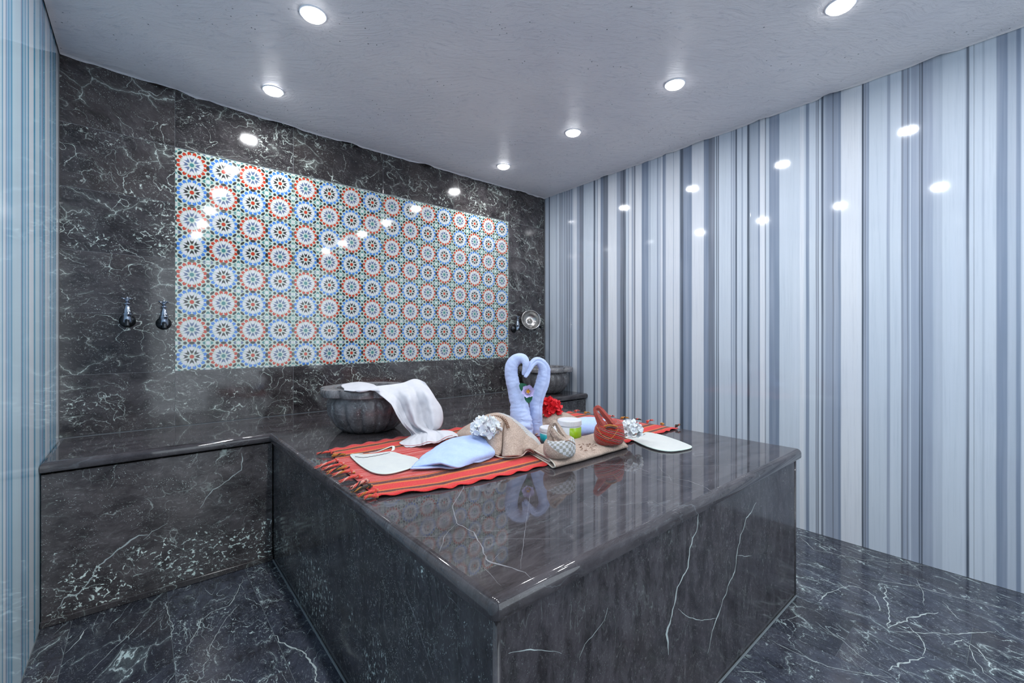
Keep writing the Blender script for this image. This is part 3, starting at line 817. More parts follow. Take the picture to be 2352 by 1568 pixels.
def beige(name, mode):
    """beige terry; mode 'fan' adds a checked border along the top edge, 'bowl' a diagonal checked half"""
    m = NT(name); tcn = m.n('ShaderNodeTexCoord'); tc = tcn.outputs['Object']; uv = tcn.outputs['UV']
    nz = m.noise(tc, 300, 3, 0.75)
    col = m.mix(m.rng(m.noise(tc, 30, 5, 0.7), 0.3, 0.7), rgb(216, 192, 174), rgb(188, 164, 148))
    col = m.mix(m.rng(nz, 0.42, 0.6, 0, 0.62), col, rgb(136, 112, 98))
    col = m.mix(m.rng(m.noise(tc, 170, 3, 0.8), 0.5, 0.66, 0, 0.5), col, rgb(232, 214, 200))
    if mode:
        ck = m.n('ShaderNodeTexChecker'); ck.inputs['Color1'].default_value = rgb(222, 222, 226); ck.inputs['Color2'].default_value = rgb(168, 166, 158)
        s = m.n('ShaderNodeSeparateXYZ'); m.l(uv, s.inputs[0])
        cm = m.n('ShaderNodeCombineXYZ')
        if mode == 'fan':
            m.l(m.math('MULTIPLY', s.outputs[0], 44), cm.inputs[0]); m.l(m.math('MULTIPLY', s.outputs[1], 30), cm.inputs[1])
            msk = m.math('MULTIPLY', m.math('LESS_THAN', s.outputs[1], m.math('MULTIPLY', m.math('SUBTRACT', s.outputs[0], 0.34), 0.55)), m.math('GREATER_THAN', s.outputs[0], 0.44))
        else:
            m.l(m.math('MULTIPLY', s.outputs[0], 32), cm.inputs[0]); m.l(m.math('MULTIPLY', s.outputs[1], 10), cm.inputs[1])
            msk = m.math('MULTIPLY', m.math('GREATER_THAN', m.math('ADD', s.outputs[1], m.math('MULTIPLY', s.outputs[0], 2.0)), 0.95),
                         m.math('LESS_THAN', s.outputs[1], 0.86))
        cm.inputs[2].default_value = 0.5
        ck.inputs['Scale'].default_value = 1.0; m.l(cm.outputs[0], ck.inputs['Vector'])
        col = m.mix(msk, col, ck.outputs[0])
    m.set(col=col, rough=0.92, sheen=0.2, spec=0.12); m.bump(m.math('ADD', m.noise(tc, 230, 4, 0.8), m.math('MULTIPLY', m.noise(tc, 45, 3), 1.2)), 0.9, 0.006); return m.m
M['beige'] = beige('beige_terry', None); M['beige_fan'] = beige('beige_terry_checked_edge', 'fan'); M['beige_bowl'] = beige('beige_terry_checked', 'bowl')
M['beige_hem'] = simple('beige_hem', rgb(196, 190, 176), 0.85)

def kilim(name, diag=False):
    m = NT(name); tcn = m.n('ShaderNodeTexCoord'); tc = tcn.outputs['Object']; uv = tcn.outputs['UV']
    s = m.n('ShaderNodeSeparateXYZ'); m.l(uv, s.inputs[0])
    V_ = s.outputs[1]
    if diag: V_ = m.math('FRACT', m.math('ADD', m.math('MULTIPLY', s.outputs[0], diag), s.outputs[1]))
    red, rd2, org, drk, grn = rgb(204, 44, 46), rgb(180, 42, 40), rgb(206, 112, 44), rgb(70, 34, 38), rgb(64, 60, 40)
    half = [(0, red), (.045, red), (.048, org), (.056, org), (.058, drk), (.085, drk), (.088, org), (.098, org), (.101, red), (.168, red), (.171, org), (.185, org), (.188, drk), (.222, drk), (.225, org), (.232, org), (.235, rd2), (.5, rd2)]
    fold = m.math('SUBTRACT', 0.5, m.math('ABSOLUTE', m.math('SUBTRACT', V_, 0.5)))
    if diag:
        st = [(0, rgb(150, 34, 40)), (.12, rgb(150, 34, 40)), (.125, rgb(206, 190, 180)), (.15, rgb(206, 190, 180)), (.155, rgb(92, 26, 34)), (.3, rgb(92, 26, 34)), (.305, rgb(206, 130, 60)), (.33, rgb(206, 130, 60)), (.335, rgb(160, 36, 40)), (.5, rgb(160, 36, 40))]
        fold = m.math('FRACT', m.math('MULTIPLY', V_, 5.0)); fold = m.math('SUBTRACT', 0.5, m.math('ABSOLUTE', m.math('SUBTRACT', fold, 0.5)))
        col = m.ramp(m.math('MULTIPLY', fold, 2.0), [(p * 2, c) for p, c in st])
    else:
        col = m.ramp(m.math('MULTIPLY', fold, 2.0), [(p * 2, c) for p, c in half])
        cm = m.n('ShaderNodeCombineXYZ'); m.l(s.outputs[1], cm.inputs[0]); m.l(m.math('MULTIPLY', s.outputs[0], 0.012), cm.inputs[1])
        ln = m.rng(m.noise(cm.outputs[0], 150, 1), 0.52, 0.58)
        lm = m.math('MULTIPLY', ln, m.math('GREATER_THAN', fold, 0.244))
        dash = m.rng(m.noise(m.vmath('MULTIPLY', tc, (0.15, 1, 1)), 60, 2), 0.3, 0.5)
        col = m.mix(m.math('MULTIPLY', m.math('MULTIPLY', lm, dash), 0.65), col, rgb(230, 176, 170))
    # speckled weave of the orange threads
    nz = m.noise(tc, 420, 2, 0.6)
    col = m.mix(m.rng(nz, 0.45, 0.65, 0, 0.4), col, rgb(110, 34, 36))
    col = m.mix(m.rng(m.noise(tc, 260, 2, 0.7), 0.55, 0.68, 0, 0.35), col, rgb(226, 130, 90))
    m.set(col=col, rough=0.85, spec=0.15, sheen=0.15)
    wv = m.n('ShaderNodeTexWave', wave_type='BANDS', bands_direction='Y'); m.l(tc, wv.inputs['Vector']); wv.inputs['Scale'].default_value = 130
    m.bump(m.math('ADD', wv.outputs[1], nz), 0.3, 0.0012); return m.m
M['kilim'] = kilim('red_striped_weave'); M['kilim_d'] = kilim('red_diagonal_weave', 0.9)
M['tas_red'] = cloth('tassel_red', rgb(196, 58, 54), rgb(210, 84, 66), 300, 0.4)
M['tas_dark'] = cloth('tassel_dark', rgb(46, 40, 34), rgb(60, 50, 36), 300, 0.4)
M['tas_gold'] = cloth('tassel_gold', rgb(186, 128, 44), rgb(160, 96, 44), 300, 0.4)
M['tas_pale'] = cloth('tassel_pale', rgb(214, 160, 146), rgb(200, 120, 104), 300, 0.4)

# ------------------------------------------------------------------ red striped cloth on the slab
RZ = ZS + 0.0012
rug = thing('striped_cloth', 'red woven cloth with brown and orange stripes and knotted tassels spread across the slab', 'cloth', (1.37, 1.6, ZS))
RM = Matrix.Translation((-1.37, -1.6, -ZS))
NU, NVv = 150, 40
v = []; uv = []
for j in range(NVv + 1):
    for i in range(NU + 1):
        u = i / NU; w = j / NVv
        xl = interp(w, [(0, 0.552), (0.15, 0.556), (0.5, 0.568), (1, 0.622)]); xr = interp(w, [(0, 2.205), (1, 2.14)])
        x = xl + (xr - xl) * u
        yf = interp(x, [(0.54, 1.284), (0.76, 1.208), (1.07, 1.182), (1.6, 1.19), (2.2, 1.208)])
        yb = interp(x, [(0.6, 1.964), (1.0, 1.976), (1.3, 1.977), (2.14, 1.935)])
        y = yf + (yb - yf) * w
        ed = max(0, 1 - min(w, 1 - w) * 14)
        sc_ = noise.noise(Vector((x * 9, 3 * (w > 0.5), 0)))
        y += ed * 0.005 * math.sin(x * 80 + 4 * sc_) * (0.6 + sc_)
        z = RZ + 0.0035 + 0.002 * noise.noise(Vector((x * 10, y * 14, 1))) + ed * 0.005 * (0.5 + 0.5 * math.sin(x * 80 + 4 * sc_))
        z += 0.006 * max(0, noise.noise(Vector((x * 3, y * 3, 8))))
        v.append((x, y, max(z, RZ + 0.0022))); uv.append((u, w))
o = mesh('woven_panel', v, grid_faces(NVv + 1, NU + 1), M['kilim'], rug, True, uvs=uv)
o.matrix_parent_inverse = RM
md = o.modifiers.new('thickness', 'SOLIDIFY'); md.thickness = 0.0018; md.offset = -1
def tassel(a, b, mats, seed):
    r = random.Random(seed)
    d = (b - a); L = d.length; t = d.normalized(); s = t.cross(Vector((0, 0, 1))).normalized()
    parts = []; idx = []
    n = 18
    for k in range(4):
        path = []; rad = []
        for i in range(n + 1):
            w = i / n; an = k * PI / 2 + w * 10
            sp = 0.0029 * (1 if w < 0.7 else 1 + (w - 0.7) * 5)
            c = a + d * w + Vector((0, 0, 0.005 * math.sin(w * PI) + 0.003)) + s * 0.005 * math.sin(w * 5 + seed)
            path.append(c + s * math.cos(an) * sp + Vector((0, 0, max(-0.002, math.sin(an) * sp * 0.8))))
            rad.append(0.0027 * (1.15 - 0.85 * max(0, w - 0.65) / 0.35))
        vf = tube(path, rad, 7); parts.append(vf); idx += [k % 3] * len(vf[1])
    # knot
    kc = a + d * 0.12 + Vector((0, 0, 0.006))
    path = [kc + s * math.cos(q * PI / 4) * 0.007 + Vector((0, 0, math.sin(q * PI / 4) * 0.005)) + t * 0.002 * q / 4 for q in range(11)]
    vf = tube(path, [0.0035] * 11, 7); parts.append(vf); idx += [0] * len(vf[1])
    vv, ff = merge(*parts)
    o = mesh('tassel', vv, ff, mats, rug, True, idx=idx); o.matrix_parent_inverse = RM
ZR = ZS + 0.004
TR, TD, TG, TP = M['tas_red'], M['tas_dark'], M['tas_gold'], M['tas_pale']
LT = [((768, 1043), (728, 1044), (TR, TD, TR)), ((762, 1050), (795, 1047), (TG, TD, TG)), ((778, 1060), (724, 1077), (TR, TP, TR)), ((790, 1068), (740, 1081), (TR, TP, TR)),
      ((800, 1075), (750, 1090), (TG, TR, TD)), ((815, 1087), (762, 1094), (TR, TP, TG)), ((832, 1098), (777, 1109), (TR, TP, TR)), ((848, 1108), (802, 1124), (TP, TR, TD)),
      ((856, 1120), (806, 1132), (TD, TG, TD)), ((868, 1130), (822, 1143), (TR, TG, TR)), ((868, 1143), (836, 1148), (TR, TR, TG))]
for k, (a, b, ms) in enumerate(LT):
    pa, pb = PZ(a[0], a[1], ZR), PZ(b[0], b[1], ZR)
    tassel(pa + Vector((0, 0, 0.003)), pb, ms, k)
for k in range(9):
    y = 1.225 + k * 0.084 + random.uniform(-0.01, 0.01)
    xr = interp((y - 1.2) / 0.74, [(0, 2.205), (1, 2.14)])
    a = Vector((xr - 0.004, y, ZR + 0.004)); b = Vector((min(xr + 0.05, 2.232), y + random.uniform(-0.02, 0.012), ZR + random.choice((0.0, 0.004, 0.012))))
    tassel(a, b, [(TD, TR, TD), (TG, TD, TG), (TR, TD, TP)][k % 3], 50 + k)

# ------------------------------------------------------------------ marble basins
def basin(cx_, cy_, label, rotz=0.0, s=1.0):
    t = thing('wash_basin', label, 'basin', (cx_, cy_, ZS + 0.0005)); t.rotation_euler = (0, 0, rotz)
    def fl(r, z, a, j):
        zz = z / s
        k = max(0, min(1, (0.175 - zz) / 0.06)) if zz > 0.11 else 1
        return r * (1 - 0.085 * k * (1 - abs(math.sin(8 * a))) ** 2.6)
    pr = [(0.115, 0.0), (0.135, 0.004), (0.160, 0.022), (0.188, 0.055), (0.206, 0.09), (0.213, 0.125), (0.210, 0.155), (0.203, 0.175), (0.198, 0.189)]
    v, f = lathe([(r * s, z * s) for r, z in pr], 128, fl)
    mesh('bowl', v, f[:-1], M['basin'], t, True)
    def lip(r, z, a, j):
        c = abs(math.cos(4 * a + 0.35)); return r * (1 + (0.045 - 0.13 * (1 - c) ** 2.0)) if 0 < j < 6 else r
    pr = [(0.196, 0.189), (0.228, 0.190), (0.236, 0.194), (0.2385, 0.205), (0.2385, 0.222), (0.234, 0.2295), (0.222, 0.232), (0.170, 0.232), (0.162, 0.229), (0.158, 0.215), (0.15, 0.15), (0.12, 0.09), (0.06, 0.06), (0.0001, 0.055)]
    v, f = lathe([(r * s, z * s) for r, z in pr], 128, lip)
    o = mesh('rim', v, f[:-1] if False else [q for q in f if len(q) == 4], M['basin'], t, True)
    md = o.modifiers.new('edge', 'EDGE_SPLIT'); md.split_angle = 0.7
    return t
basin(0.935, 2.288, 'fluted dark marble basin on the slab with a white cloth hanging over its rim', 0.2)
basin(2.755, 2.775, 'fluted dark marble basin on the bench in the far corner behind the towel swans', 0.5)

# ------------------------------------------------------------------ white cloth over the basin
wc = thing('bath_cloth', 'thin white cotton cloth with a red border hanging from the basin onto the red cloth', 'cloth', (1.15, 2.0, ZS))
WM = Matrix.Translation((-1.15, -2.0, -ZS))
rows = [
 [W(846, 888, 2.165), W(872, 886, 2.17), W(900, 883, 2.20), W(926, 879, 2.24), W(948, 871, 2.28), W(962, 872, 2.29), W(976, 877, 2.27)],
 [W(856, 894, 2.12), W(880, 900, 2.12), W(905, 899, 2.16), W(926, 892, 2.18), W(946, 885, 2.22), W(967, 883, 2.25), W(988, 894, 2.24)],
 [W(880, 911, 2.09), W(900, 918, 2.10), W(922, 922, 2.13), W(938, 913, 2.08), W(956, 909, 2.17), W(980, 906, 2.14), W(1001, 914, 2.2)],
 [W(902, 931, 2.07), W(914, 944, 2.08), W(930, 944, 2.12), W(944, 937, 2.06), W(963, 934, 2.16), W(988, 932, 2.11), W(1015, 936, 2.18)],
 [W(914, 955, 2.06), W(922, 962, 2.07), W(935, 958, 2.1), W(950, 954, 2.05), W(965, 955, 2.14), W(992, 956, 2.09), W(1018, 960, 2.16)],
 [W(926, 975, 2.07), W(934, 978, 2.07), W(945, 974, 2.1), W(956, 974, 2.05), W(969, 972, 2.12), W(994, 974, 2.09), W(1012, 980, 2.13)],
 [W(944, 996, 2.1), W(952, 992, 2.09), W(961, 987, 2.1), W(970, 984, 2.07), W(981, 983, 2.1), W(992, 987, 2.09), W(1002, 988, 2.12)],
 [W(936, 1006, 2.07), W(955, 1000, 2.06), W(971, 993, 2.06), W(984, 993, 2.03), W(996, 992, 2.06), W(1012, 989, 2.06), W(1030, 990, 2.09)],
 [W(917, 1017, 2.0), W(940, 1012, 2.01), W(962, 1005, 2.0), W(984, 1004, 1.97), W(1002, 1003, 1.99), W(1025, 996, 1.99), W(1048, 996, 2.04)],
 [W(917, 1022, 1.975), W(938, 1026, 1.94), W(964, 1024, 1.92), W(984, 1017, 1.925), W(1003, 1018, 1.93), W(1026, 1006, 1.95), W(1052, 1003, 2.0)]]
def fold_(p, u, w):
    k = (0.008 * math.sin(u * 19 + w * 5) + 0.006 * abs(math.sin(u * 33 - w * 3))) * min(1, w * 4) * (0.5 + w) + 0.012 * noise.noise(p * 13) + 0.005 * noise.noise(p * 34)
    return Vector((-FX, -FY, 0)) * k
o = loft('drape', rows, 8, 9, M['white_cotton'], wc, 0.0018, fold_, zmin=ZR + 0.004); o.matrix_parent_inverse = WM
# red border line near the front hem
bl = [W(917, 1020, 1.97), W(938, 1023, 1.935), W(964, 1021, 1.915), W(984, 1014, 1.92), W(1003, 1015, 1.925), W(1026, 1003, 1.945), W(1040, 1000, 1.97)]
bl = [p + Vector((-FX, -FY, 0.3)) * 0.006 for p in spline(bl, 8)]
v, f = tube(bl, [0.0011] * len(bl), 6); o = mesh('border_line', v, f, M['red_line'], wc, True); o.matrix_parent_inverse = WM
# folded end resting on the rim
rz = ZS + 0.2345
rows = [[PZ(786, 884, rz + .002), PZ(805, 880, rz + .004), PZ(825, 878, rz + .01), PZ(842, 880, rz + .012), PZ(858, 884, rz + .008)],
        [PZ(784, 888, rz + .002), PZ(805, 887, rz + .006), PZ(826, 886, rz + .014), PZ(846, 887, rz + .013), PZ(866, 889, rz + .008)],
        [PZ(790, 893, rz + .001), PZ(808, 895, rz + .003), PZ(828, 896, rz + .006), PZ(850, 894, rz + .006), PZ(872, 896, rz + .006)],
        [PZ(790, 897, rz - .0), PZ(808, 899, rz - .0), PZ(828, 899, rz - .0), PZ(850, 897, rz + .001), PZ(876, 900, rz)]]
o = loft('folded_end', rows, 6, 6, M['white_cotton'], wc, 0.004, zmin=rz); o.matrix_parent_inverse = WM

# ------------------------------------------------------------------ flat things drawn by outline, with rounded thickness
def outline_solid(pts, z0, th, sub=6, edge=0.004, dome=0.0):
    """pts: closed world outline on plane z0 -> pillow-like solid"""
    n0 = len(pts); P = []
    for i in range(n0):
        a, b, c, d = pts[i - 1], pts[i], pts[(i + 1) % n0], pts[(i + 2) % n0]
        for k in range(sub): P.append(crom(a, b, c, d, k / sub))
    area = sum(p.x * q.y - q.x * p.y for p, q in zip(P, P[1:] + P[:1]))
    if area < 0: P.reverse()
    cen = sum(P, Vector()) / len(P)
    levels = [(1 - 0.02, 0.0), (1.0, th * 0.3), (1.0, th * 0.65), (0.985, th * 0.95), (0.95, th), (0.8, th + dome * 0.5), (0.55, th + dome * 0.85), (0.25, th + dome)]
    v = []
    for s_, h in levels:
        for p in P:
            q = cen + (p - cen) * s_
            v.append(Vector((q.x, q.y, z0 + h)))
    n = len(P); f = grid_faces(len(levels), n, True)
    v.append(Vector((cen.x, cen.y, z0 + th + dome))); c = len(v) - 1; o = (len(levels) - 1) * n
    for i in range(n): f.append((o + i, o + (i + 1) % n, c))
    f.append(tuple(reversed(range(n))))
    return v, f, P, cen
def strip(path, w, h, up=Vector((0, 0, 1))):
    """flat tape standing on its path"""
    return tube(path, [1.0] * len(path), 8, (h, w))
# mitt, left
z0 = ZR + 0.0035
mo = [(806, 1043), (830, 1043), (862, 1041), (897, 1037), (925, 1044), (952, 1050), (963, 1057), (957, 1067), (930, 1077), (892, 1086), (862, 1084), (838, 1073), (818, 1058)]
v, f, P, cen = outline_solid([PZ(x, y, z0 + 0.006) for x, y in mo], z0, 0.007, 5, dome=0.004)
mt = thing('wash_mitt', 'off-white cloth wash mitt with a loop strap lying on the red cloth at the left', 'mitt', (cen.x, cen.y, z0))
MMx = Matrix.Translation((-cen.x, -cen.y, -z0))
o = mesh('mitt_body', v, f, M['mitt'], mt, True); o.matrix_parent_inverse = MMx
hem = [p + Vector((0, 0, 0.003)) for p in P] + [P[0] + Vector((0, 0, 0.003))]
hem = [Vector((p.x, p.y, z0 + 0.004)) for p in hem]
v, f = tube(hem, [0.0028] * len(hem), 6, ends=False); o = mesh('binding', v, f, M['mitt_edge'], mt, True); o.matrix_parent_inverse = MMx
sp_ = spline([PZ(808, 1043, z0 + .008), W(830, 1041, 1.84), W(862, 1038, 1.86), W(885, 1030, 1.9), W(901, 1024, 1.93), W(904, 1029, 1.905), W(900, 1038, 1.865)], 6)
v, f = tube(sp_, [0.001] * len(sp_), 8, (6.0, 1.1)); o = mesh('strap', v, f, M['mitt_edge'], mt, True); o.matrix_parent_inverse = MMx
st = spline([PZ(816, 1048, z0 + .0105), PZ(835, 1050, z0 + .0115), PZ(858, 1047, z0 + .012), PZ(878, 1043, z0 + .0115), PZ(896, 1039, z0 + .0095)], 5)
st = [p + Vector((0, 0.0015 * (-1) ** i, 0)) for i, p in enumerate(st)]
v, f = tube(st, [0.0009] * len(st), 5); o = mesh('stitching', v, f, M['thread_black'], mt, True); o.matrix_parent_inverse = MMx
# mitt, right
z1 = ZS + 0.001
mo = [(1437, 1004), (1452, 1001), (1474, 997), (1486, 993), (1515, 998), (1552, 1010), (1578, 1020), (1588, 1026), (1574, 1031), (1540, 1035), (1508, 1031), (1478, 1021), (1455, 1010)]
v, f, P, cen = outline_solid([PZ(x, y, z1 + 0.006) for x, y in mo], z1, 0.008, 5, dome=0.005)
mt = thing('wash_mitt', 'off-white cloth wash mitt on bare stone beside the white flower at the right', 'mitt', (cen.x, cen.y, z1))
MMx = Matrix.Translation((-cen.x, -cen.y, -z1))
o = mesh('mitt_body', v, f, M['mitt'], mt, True); o.matrix_parent_inverse = MMx
hem = [Vector((p.x, p.y, z1 + 0.005)) for p in P] + [Vector((P[0].x, P[0].y, z1 + 0.005))]
v, f = tube(hem, [0.003] * len(hem), 6, ends=False); o = mesh('binding', v, f, M['mitt_edge'], mt, True); o.matrix_parent_inverse = MMx
st = spline([PZ(1442, 1004, z1 + .012), PZ(1455, 1004, z1 + .013), PZ(1470, 1001, z1 + .013), PZ(1482, 996, z1 + .0115)], 6)
st = [p + Vector((0, 0.0015 * (-1) ** i, 0)) for i, p in enumerate(st)]
v, f = tube(st, [0.0009] * len(st), 5); o = mesh('stitching', v, f, M['thread_black'], mt, True); o.matrix_parent_inverse = MMx

# ------------------------------------------------------------------ flat blue towel (left)
def at_parent(name, label, cat, base, group=None):
    t = thing(name, label, cat, base, group); return t, Matrix.Translation((-base[0], -base[1], -base[2]))
zb = ZR + 0.003
tw, TM = at_parent('hand_towel', 'pale blue terry towel lying flat between the left mitt and the white flower', 'towel', (0.98, 1.62, zb))
rows = [
 [PZ(988, 1040, zb + .004), PZ(1008, 1024, zb + .03), PZ(1035, 1012, zb + .045), PZ(1068, 1004, zb + .055), PZ(1098, 1003, zb + .055), PZ(1128, 1010, zb + .04), PZ(1150, 1020, zb + .02)],
 [PZ(978, 1045, zb + .012), PZ(1003, 1034, zb + .034), PZ(1034, 1024, zb + .045), PZ(1068, 1016, zb + .052), PZ(1098, 1016, zb + .05), PZ(1128, 1022, zb + .035), PZ(1148, 1028, zb + .02)],
 [PZ(966, 1055, zb + .014), PZ(996, 1047, zb + .03), PZ(1030, 1040, zb + .038), PZ(1064, 1034, zb + .042), PZ(1096, 1034, zb + .038), PZ(1125, 1035, zb + .03), PZ(1142, 1036, zb + .016)],
 [PZ(956, 1066, zb + .012), PZ(990, 1059, zb + .024), PZ(1022, 1055, zb + .034), PZ(1058, 1053, zb + .03), PZ(1092, 1049, zb + .026), PZ(1118, 1045, zb + .022), PZ(1132, 1044, zb + .012)],
 [PZ(946, 1075, zb + .006), PZ(985, 1069, zb + .014), PZ(1012, 1065, zb + .026), PZ(1046, 1075, zb + .010), PZ(1082, 1063, zb + .008), PZ(1108, 1055, zb + .007), PZ(1126, 1050, zb + .006)]]
def sf(p, u, w): return Vector((0, 0, 0.004 * noise.noise(p * 18) + 0.002 * noise.noise(p * 50)))
o = loft('towel_top', rows, 7, 7, M['blue_terry2'], tw, 0.007, sf, zmin=zb + 0.006); o.matrix_parent_inverse = TM
rows = [[Vector((q.x, q.y, zb + 0.0075)) for q in rows[k]] for k in (1, 2, 3)] + [[PZ(942, 1078, zb + .006), PZ(975, 1077, zb + .006), PZ(1008, 1075, zb + .006), PZ(1042, 1077, zb + .006), PZ(1080, 1066, zb + .006), PZ(1106, 1058, zb + .006), PZ(1124, 1052, zb + .006)]]
o = loft('towel_underlayer', rows, 4, 4, M['blue_terry'], tw, 0.005, zmin=zb + 0.0055); o.matrix_parent_inverse = TM

# blue towel behind the jars
tw, TM = at_parent('hand_towel', 'pale blue rolled terry towel between the large jar and the red bundle', 'towel', (1.65, 1.6, zb))
rows = [
 [W(1285, 985, 2.18), W(1310, 973, 2.22), W(1340, 964, 2.24), W(1366, 964, 2.24), W(1392, 970, 2.25)],
 [W(1288, 980, 2.13), W(1312, 968, 2.15), W(1342, 962, 2.17), W(1368, 963, 2.17), W(1394, 968, 2.19)],
 [W(1292, 990, 2.1), W(1316, 981, 2.11), W(1344, 976, 2.12), W(1370, 976, 2.13), W(1396, 980, 2.15)],
 [W(1294, 1005, 2.1), W(1318, 996, 2.1), W(1345, 992, 2.11), W(1371, 990, 2.12), W(1398, 992, 2.15)],
 [PZ(1296, 1010, zb + .006), PZ(1320, 1004, zb + .006), PZ(1346, 1000, zb + .006), PZ(1372, 998, zb + .006), PZ(1400, 998, zb + .006)]]
o = loft('towel_roll', rows, 6, 7, M['blue_terry2'], tw, 0.008, sf, zmin=zb + 0.006); o.matrix_parent_inverse = TM

# ------------------------------------------------------------------ beige fan towel with checked border
def pleat(amp):
    def fn(p, u, w):
        k = amp * (0.25 + w) * (abs(math.sin(u * 11.5 + 0.4)) * 1.6 - 0.8) + 0.004 * noise.noise(p * 22)
        k -= 0.03 * math.exp(-((u - 0.5 - 0.03 * w) / 0.018) ** 2) * min(1, w * 1.6) * (amp > 0.01)
        return Vector((-FX, -FY, 0.5)) * k
    return fn
tw, TM = at_parent('draped_towel', 'beige terry towel fanned into pleats with checked edge behind the left white flower', 'towel', (1.2, 1.45, zb))
rows = [
 [PZ(1042, 1002, zb + .012), W(1062, 987, 2.06), W(1092, 967, 2.03), W(1128, 952, 2.0), W(1160, 953, 1.97), W(1184, 968, 1.95), W(1208, 986, 1.93), W(1228, 1004, 1.92), PZ(1242, 1022, zb + .01)],
 [PZ(1048, 1004, zb + .016), W(1068, 992, 2.02), W(1096, 975, 1.98), W(1130, 962, 1.94), W(1158, 966, 1.9), W(1182, 978, 1.89), W(1204, 996, 1.88), W(1224, 1010, 1.88), PZ(1240, 1027, zb + .014)],
 [PZ(1058, 1008, zb + .014), W(1076, 1000, 1.96), W(1102, 988, 1.92), W(1130, 980, 1.89), W(1152, 992, 1.84), W(1176, 992, 1.86), W(1196, 1010, 1.82), W(1218, 1014, 1.85), PZ(1238, 1031, zb + .014)],
 [PZ(1066, 1012, zb + .01), W(1084, 1008, 1.93), W(1108, 1003, 1.88), W(1128, 1010, 1.84), W(1150, 1020, 1.79), W(1174, 1015, 1.81), W(1194, 1028, 1.78), W(1215, 1023, 1.82), PZ(1232, 1036, zb + .014)],
 [PZ(1074, 1016, zb + .007), PZ(1092, 1018, zb + .007), PZ(1112, 1026, zb + .008), PZ(1126, 1038, zb + .009), PZ(1146, 1048, zb + .008), PZ(1172, 1050, zb + .008), PZ(1198, 1046, zb + .008), PZ(1212, 1034, zb + .028), PZ(1226, 1041, zb + .008)]]
o = loft('fan', rows, 8, 8, M['beige_fan'], tw, 0.006, pleat(0.016), zmin=zb + 0.006); o.matrix_parent_inverse = TM
hm = [Vector((q.x, q.y, max(q.z, zb + 0.006))) + Vector((-FX, -FY, 0)) * 0.004 for q in spline(rows[-1], 8)]
v, f = tube(hm, [0.0022] * len(hm), 7); o = mesh('hem', v, f, M['beige_hem'], tw, True); o.matrix_parent_inverse = TM
# brown blanket stitching along the ridge
arc = spline([W(1100, 966, 1.985), W(1126, 958, 1.955), W(1142, 957, 1.93), W(1156, 961, 1.91), W(1164, 972, 1.88), W(1168, 984, 1.85)], 10)
parts = []
for i in range(0, len(arc) - 2, 3):
    a, b, c = arc[i], arc[i + 1], arc[i + 2]
    out_ = Vector((-FX, -FY, 0.6)).normalized() * 0.006
    side = (c - a).cross(out_).normalized() * 0.008
    parts.append(tube([a + out_ - side * 0.6, a.lerp(c, .5) + out_ * 1.5, c + out_ + side], [0.0016] * 3, 6))
    parts.append(tube([a + out_ + side, b + out_ * 1.5, c + out_ - side * 0.6], [0.0016] * 3, 6))
v, f = merge(*parts); o = mesh('embroidery', v, f, M['thread_brown'], tw, True); o.matrix_parent_inverse = TM
# second beige towel behind the swans
tw, TM = at_parent('draped_towel', 'beige terry towel lying behind the swans under the red flower', 'towel', (1.5, 1.8, zb))
rows = [
 [PZ(1236, 962, zb + .03), W(1258, 950, 2.33), W(1285, 947, 2.33), W(1310, 954, 2.32), PZ(1330, 964, zb + .02)],
 [PZ(1236, 968, zb + .04), W(1256, 957, 2.26), W(1282, 953, 2.27), W(1304, 960, 2.27), PZ(1326, 968, zb + .03)],
 [PZ(1234, 982, zb + .03), W(1254, 972, 2.2), W(1276, 967, 2.22), W(1300, 972, 2.22), PZ(1320, 976, zb + .02)],
 [PZ(1230, 1000, zb + .008), PZ(1250, 992, zb + .008), PZ(1272, 988, zb + .008), PZ(1296, 986, zb + .008), PZ(1316, 984, zb + .008)]]
o = loft('fan', rows, 6, 7, M['beige'], tw, 0.006, pleat(0.008), zmin=zb + 0.006); o.matrix_parent_inverse = TM

# ------------------------------------------------------------------ folded beige towel in front
def quad_pt(c, s, t):
    a, b, d, e = c      # left-front, right-front, left-back, right-back
    return a.lerp(b, s).lerp(d.lerp(e, s), t)
qc = (PZ(1274, 1078, ZS), PZ(1441, 1030, ZS), PZ(1213, 1043, ZS), PZ(1404, 1003, ZS))
ft, FM = at_parent('folded_towel', 'folded beige terry towel carrying both cloth bundles at the slab centre', 'towel', (1.45, 1.24, ZS))
def fold_sheet(name, prof, s0, s1, mat, ns=34):
    v = []; pr = spline([Vector((a, b, 0)) for a, b in prof], 5); uv = []
    for j in range(ns + 1):
        s = s0 + (s1 - s0) * j / ns
        endr = max(0, (s - 0.93) / 0.07)
        for i, q in enumerate(pr):
            wob = 0.015 * noise.noise(Vector((s * 5, q.x * 3, 0))) - 0.04 * math.sin(s * PI) * (1 - q.x) * 0.6
            t = q.x + wob
            p = quad_pt(qc, s, t)
            z = q.y * (1 - 0.45 * endr ** 2)
            z *= 1 + 0.15 * noise.noise(Vector((s * 7, t * 3, 4)))
            lift = 0.0062 * max(0.0, min(1.0, (p.y - 1.155) / 0.03))
            v.append(Vector((p.x, p.y, ZS + 0.0032 + lift + z))); uv.append((s, i / len(pr)))
    o = mesh(name, v, grid_faces(ns + 1, len(pr)), mat, ft, True, uvs=uv); o.matrix_parent_inverse = FM
    md = o.modifiers.new('thickness', 'SOLIDIFY'); md.thickness = 0.0048; md.offset = 0
    hp = [q + Vector((-0.0015, 0, 0)) for q in v[:len(pr)]]
    hv, hf = tube(hp, [0.0026] * len(hp), 7); ho = mesh('hem', hv, hf, M['beige_hem'], ft, True); ho.matrix_parent_inverse = FM
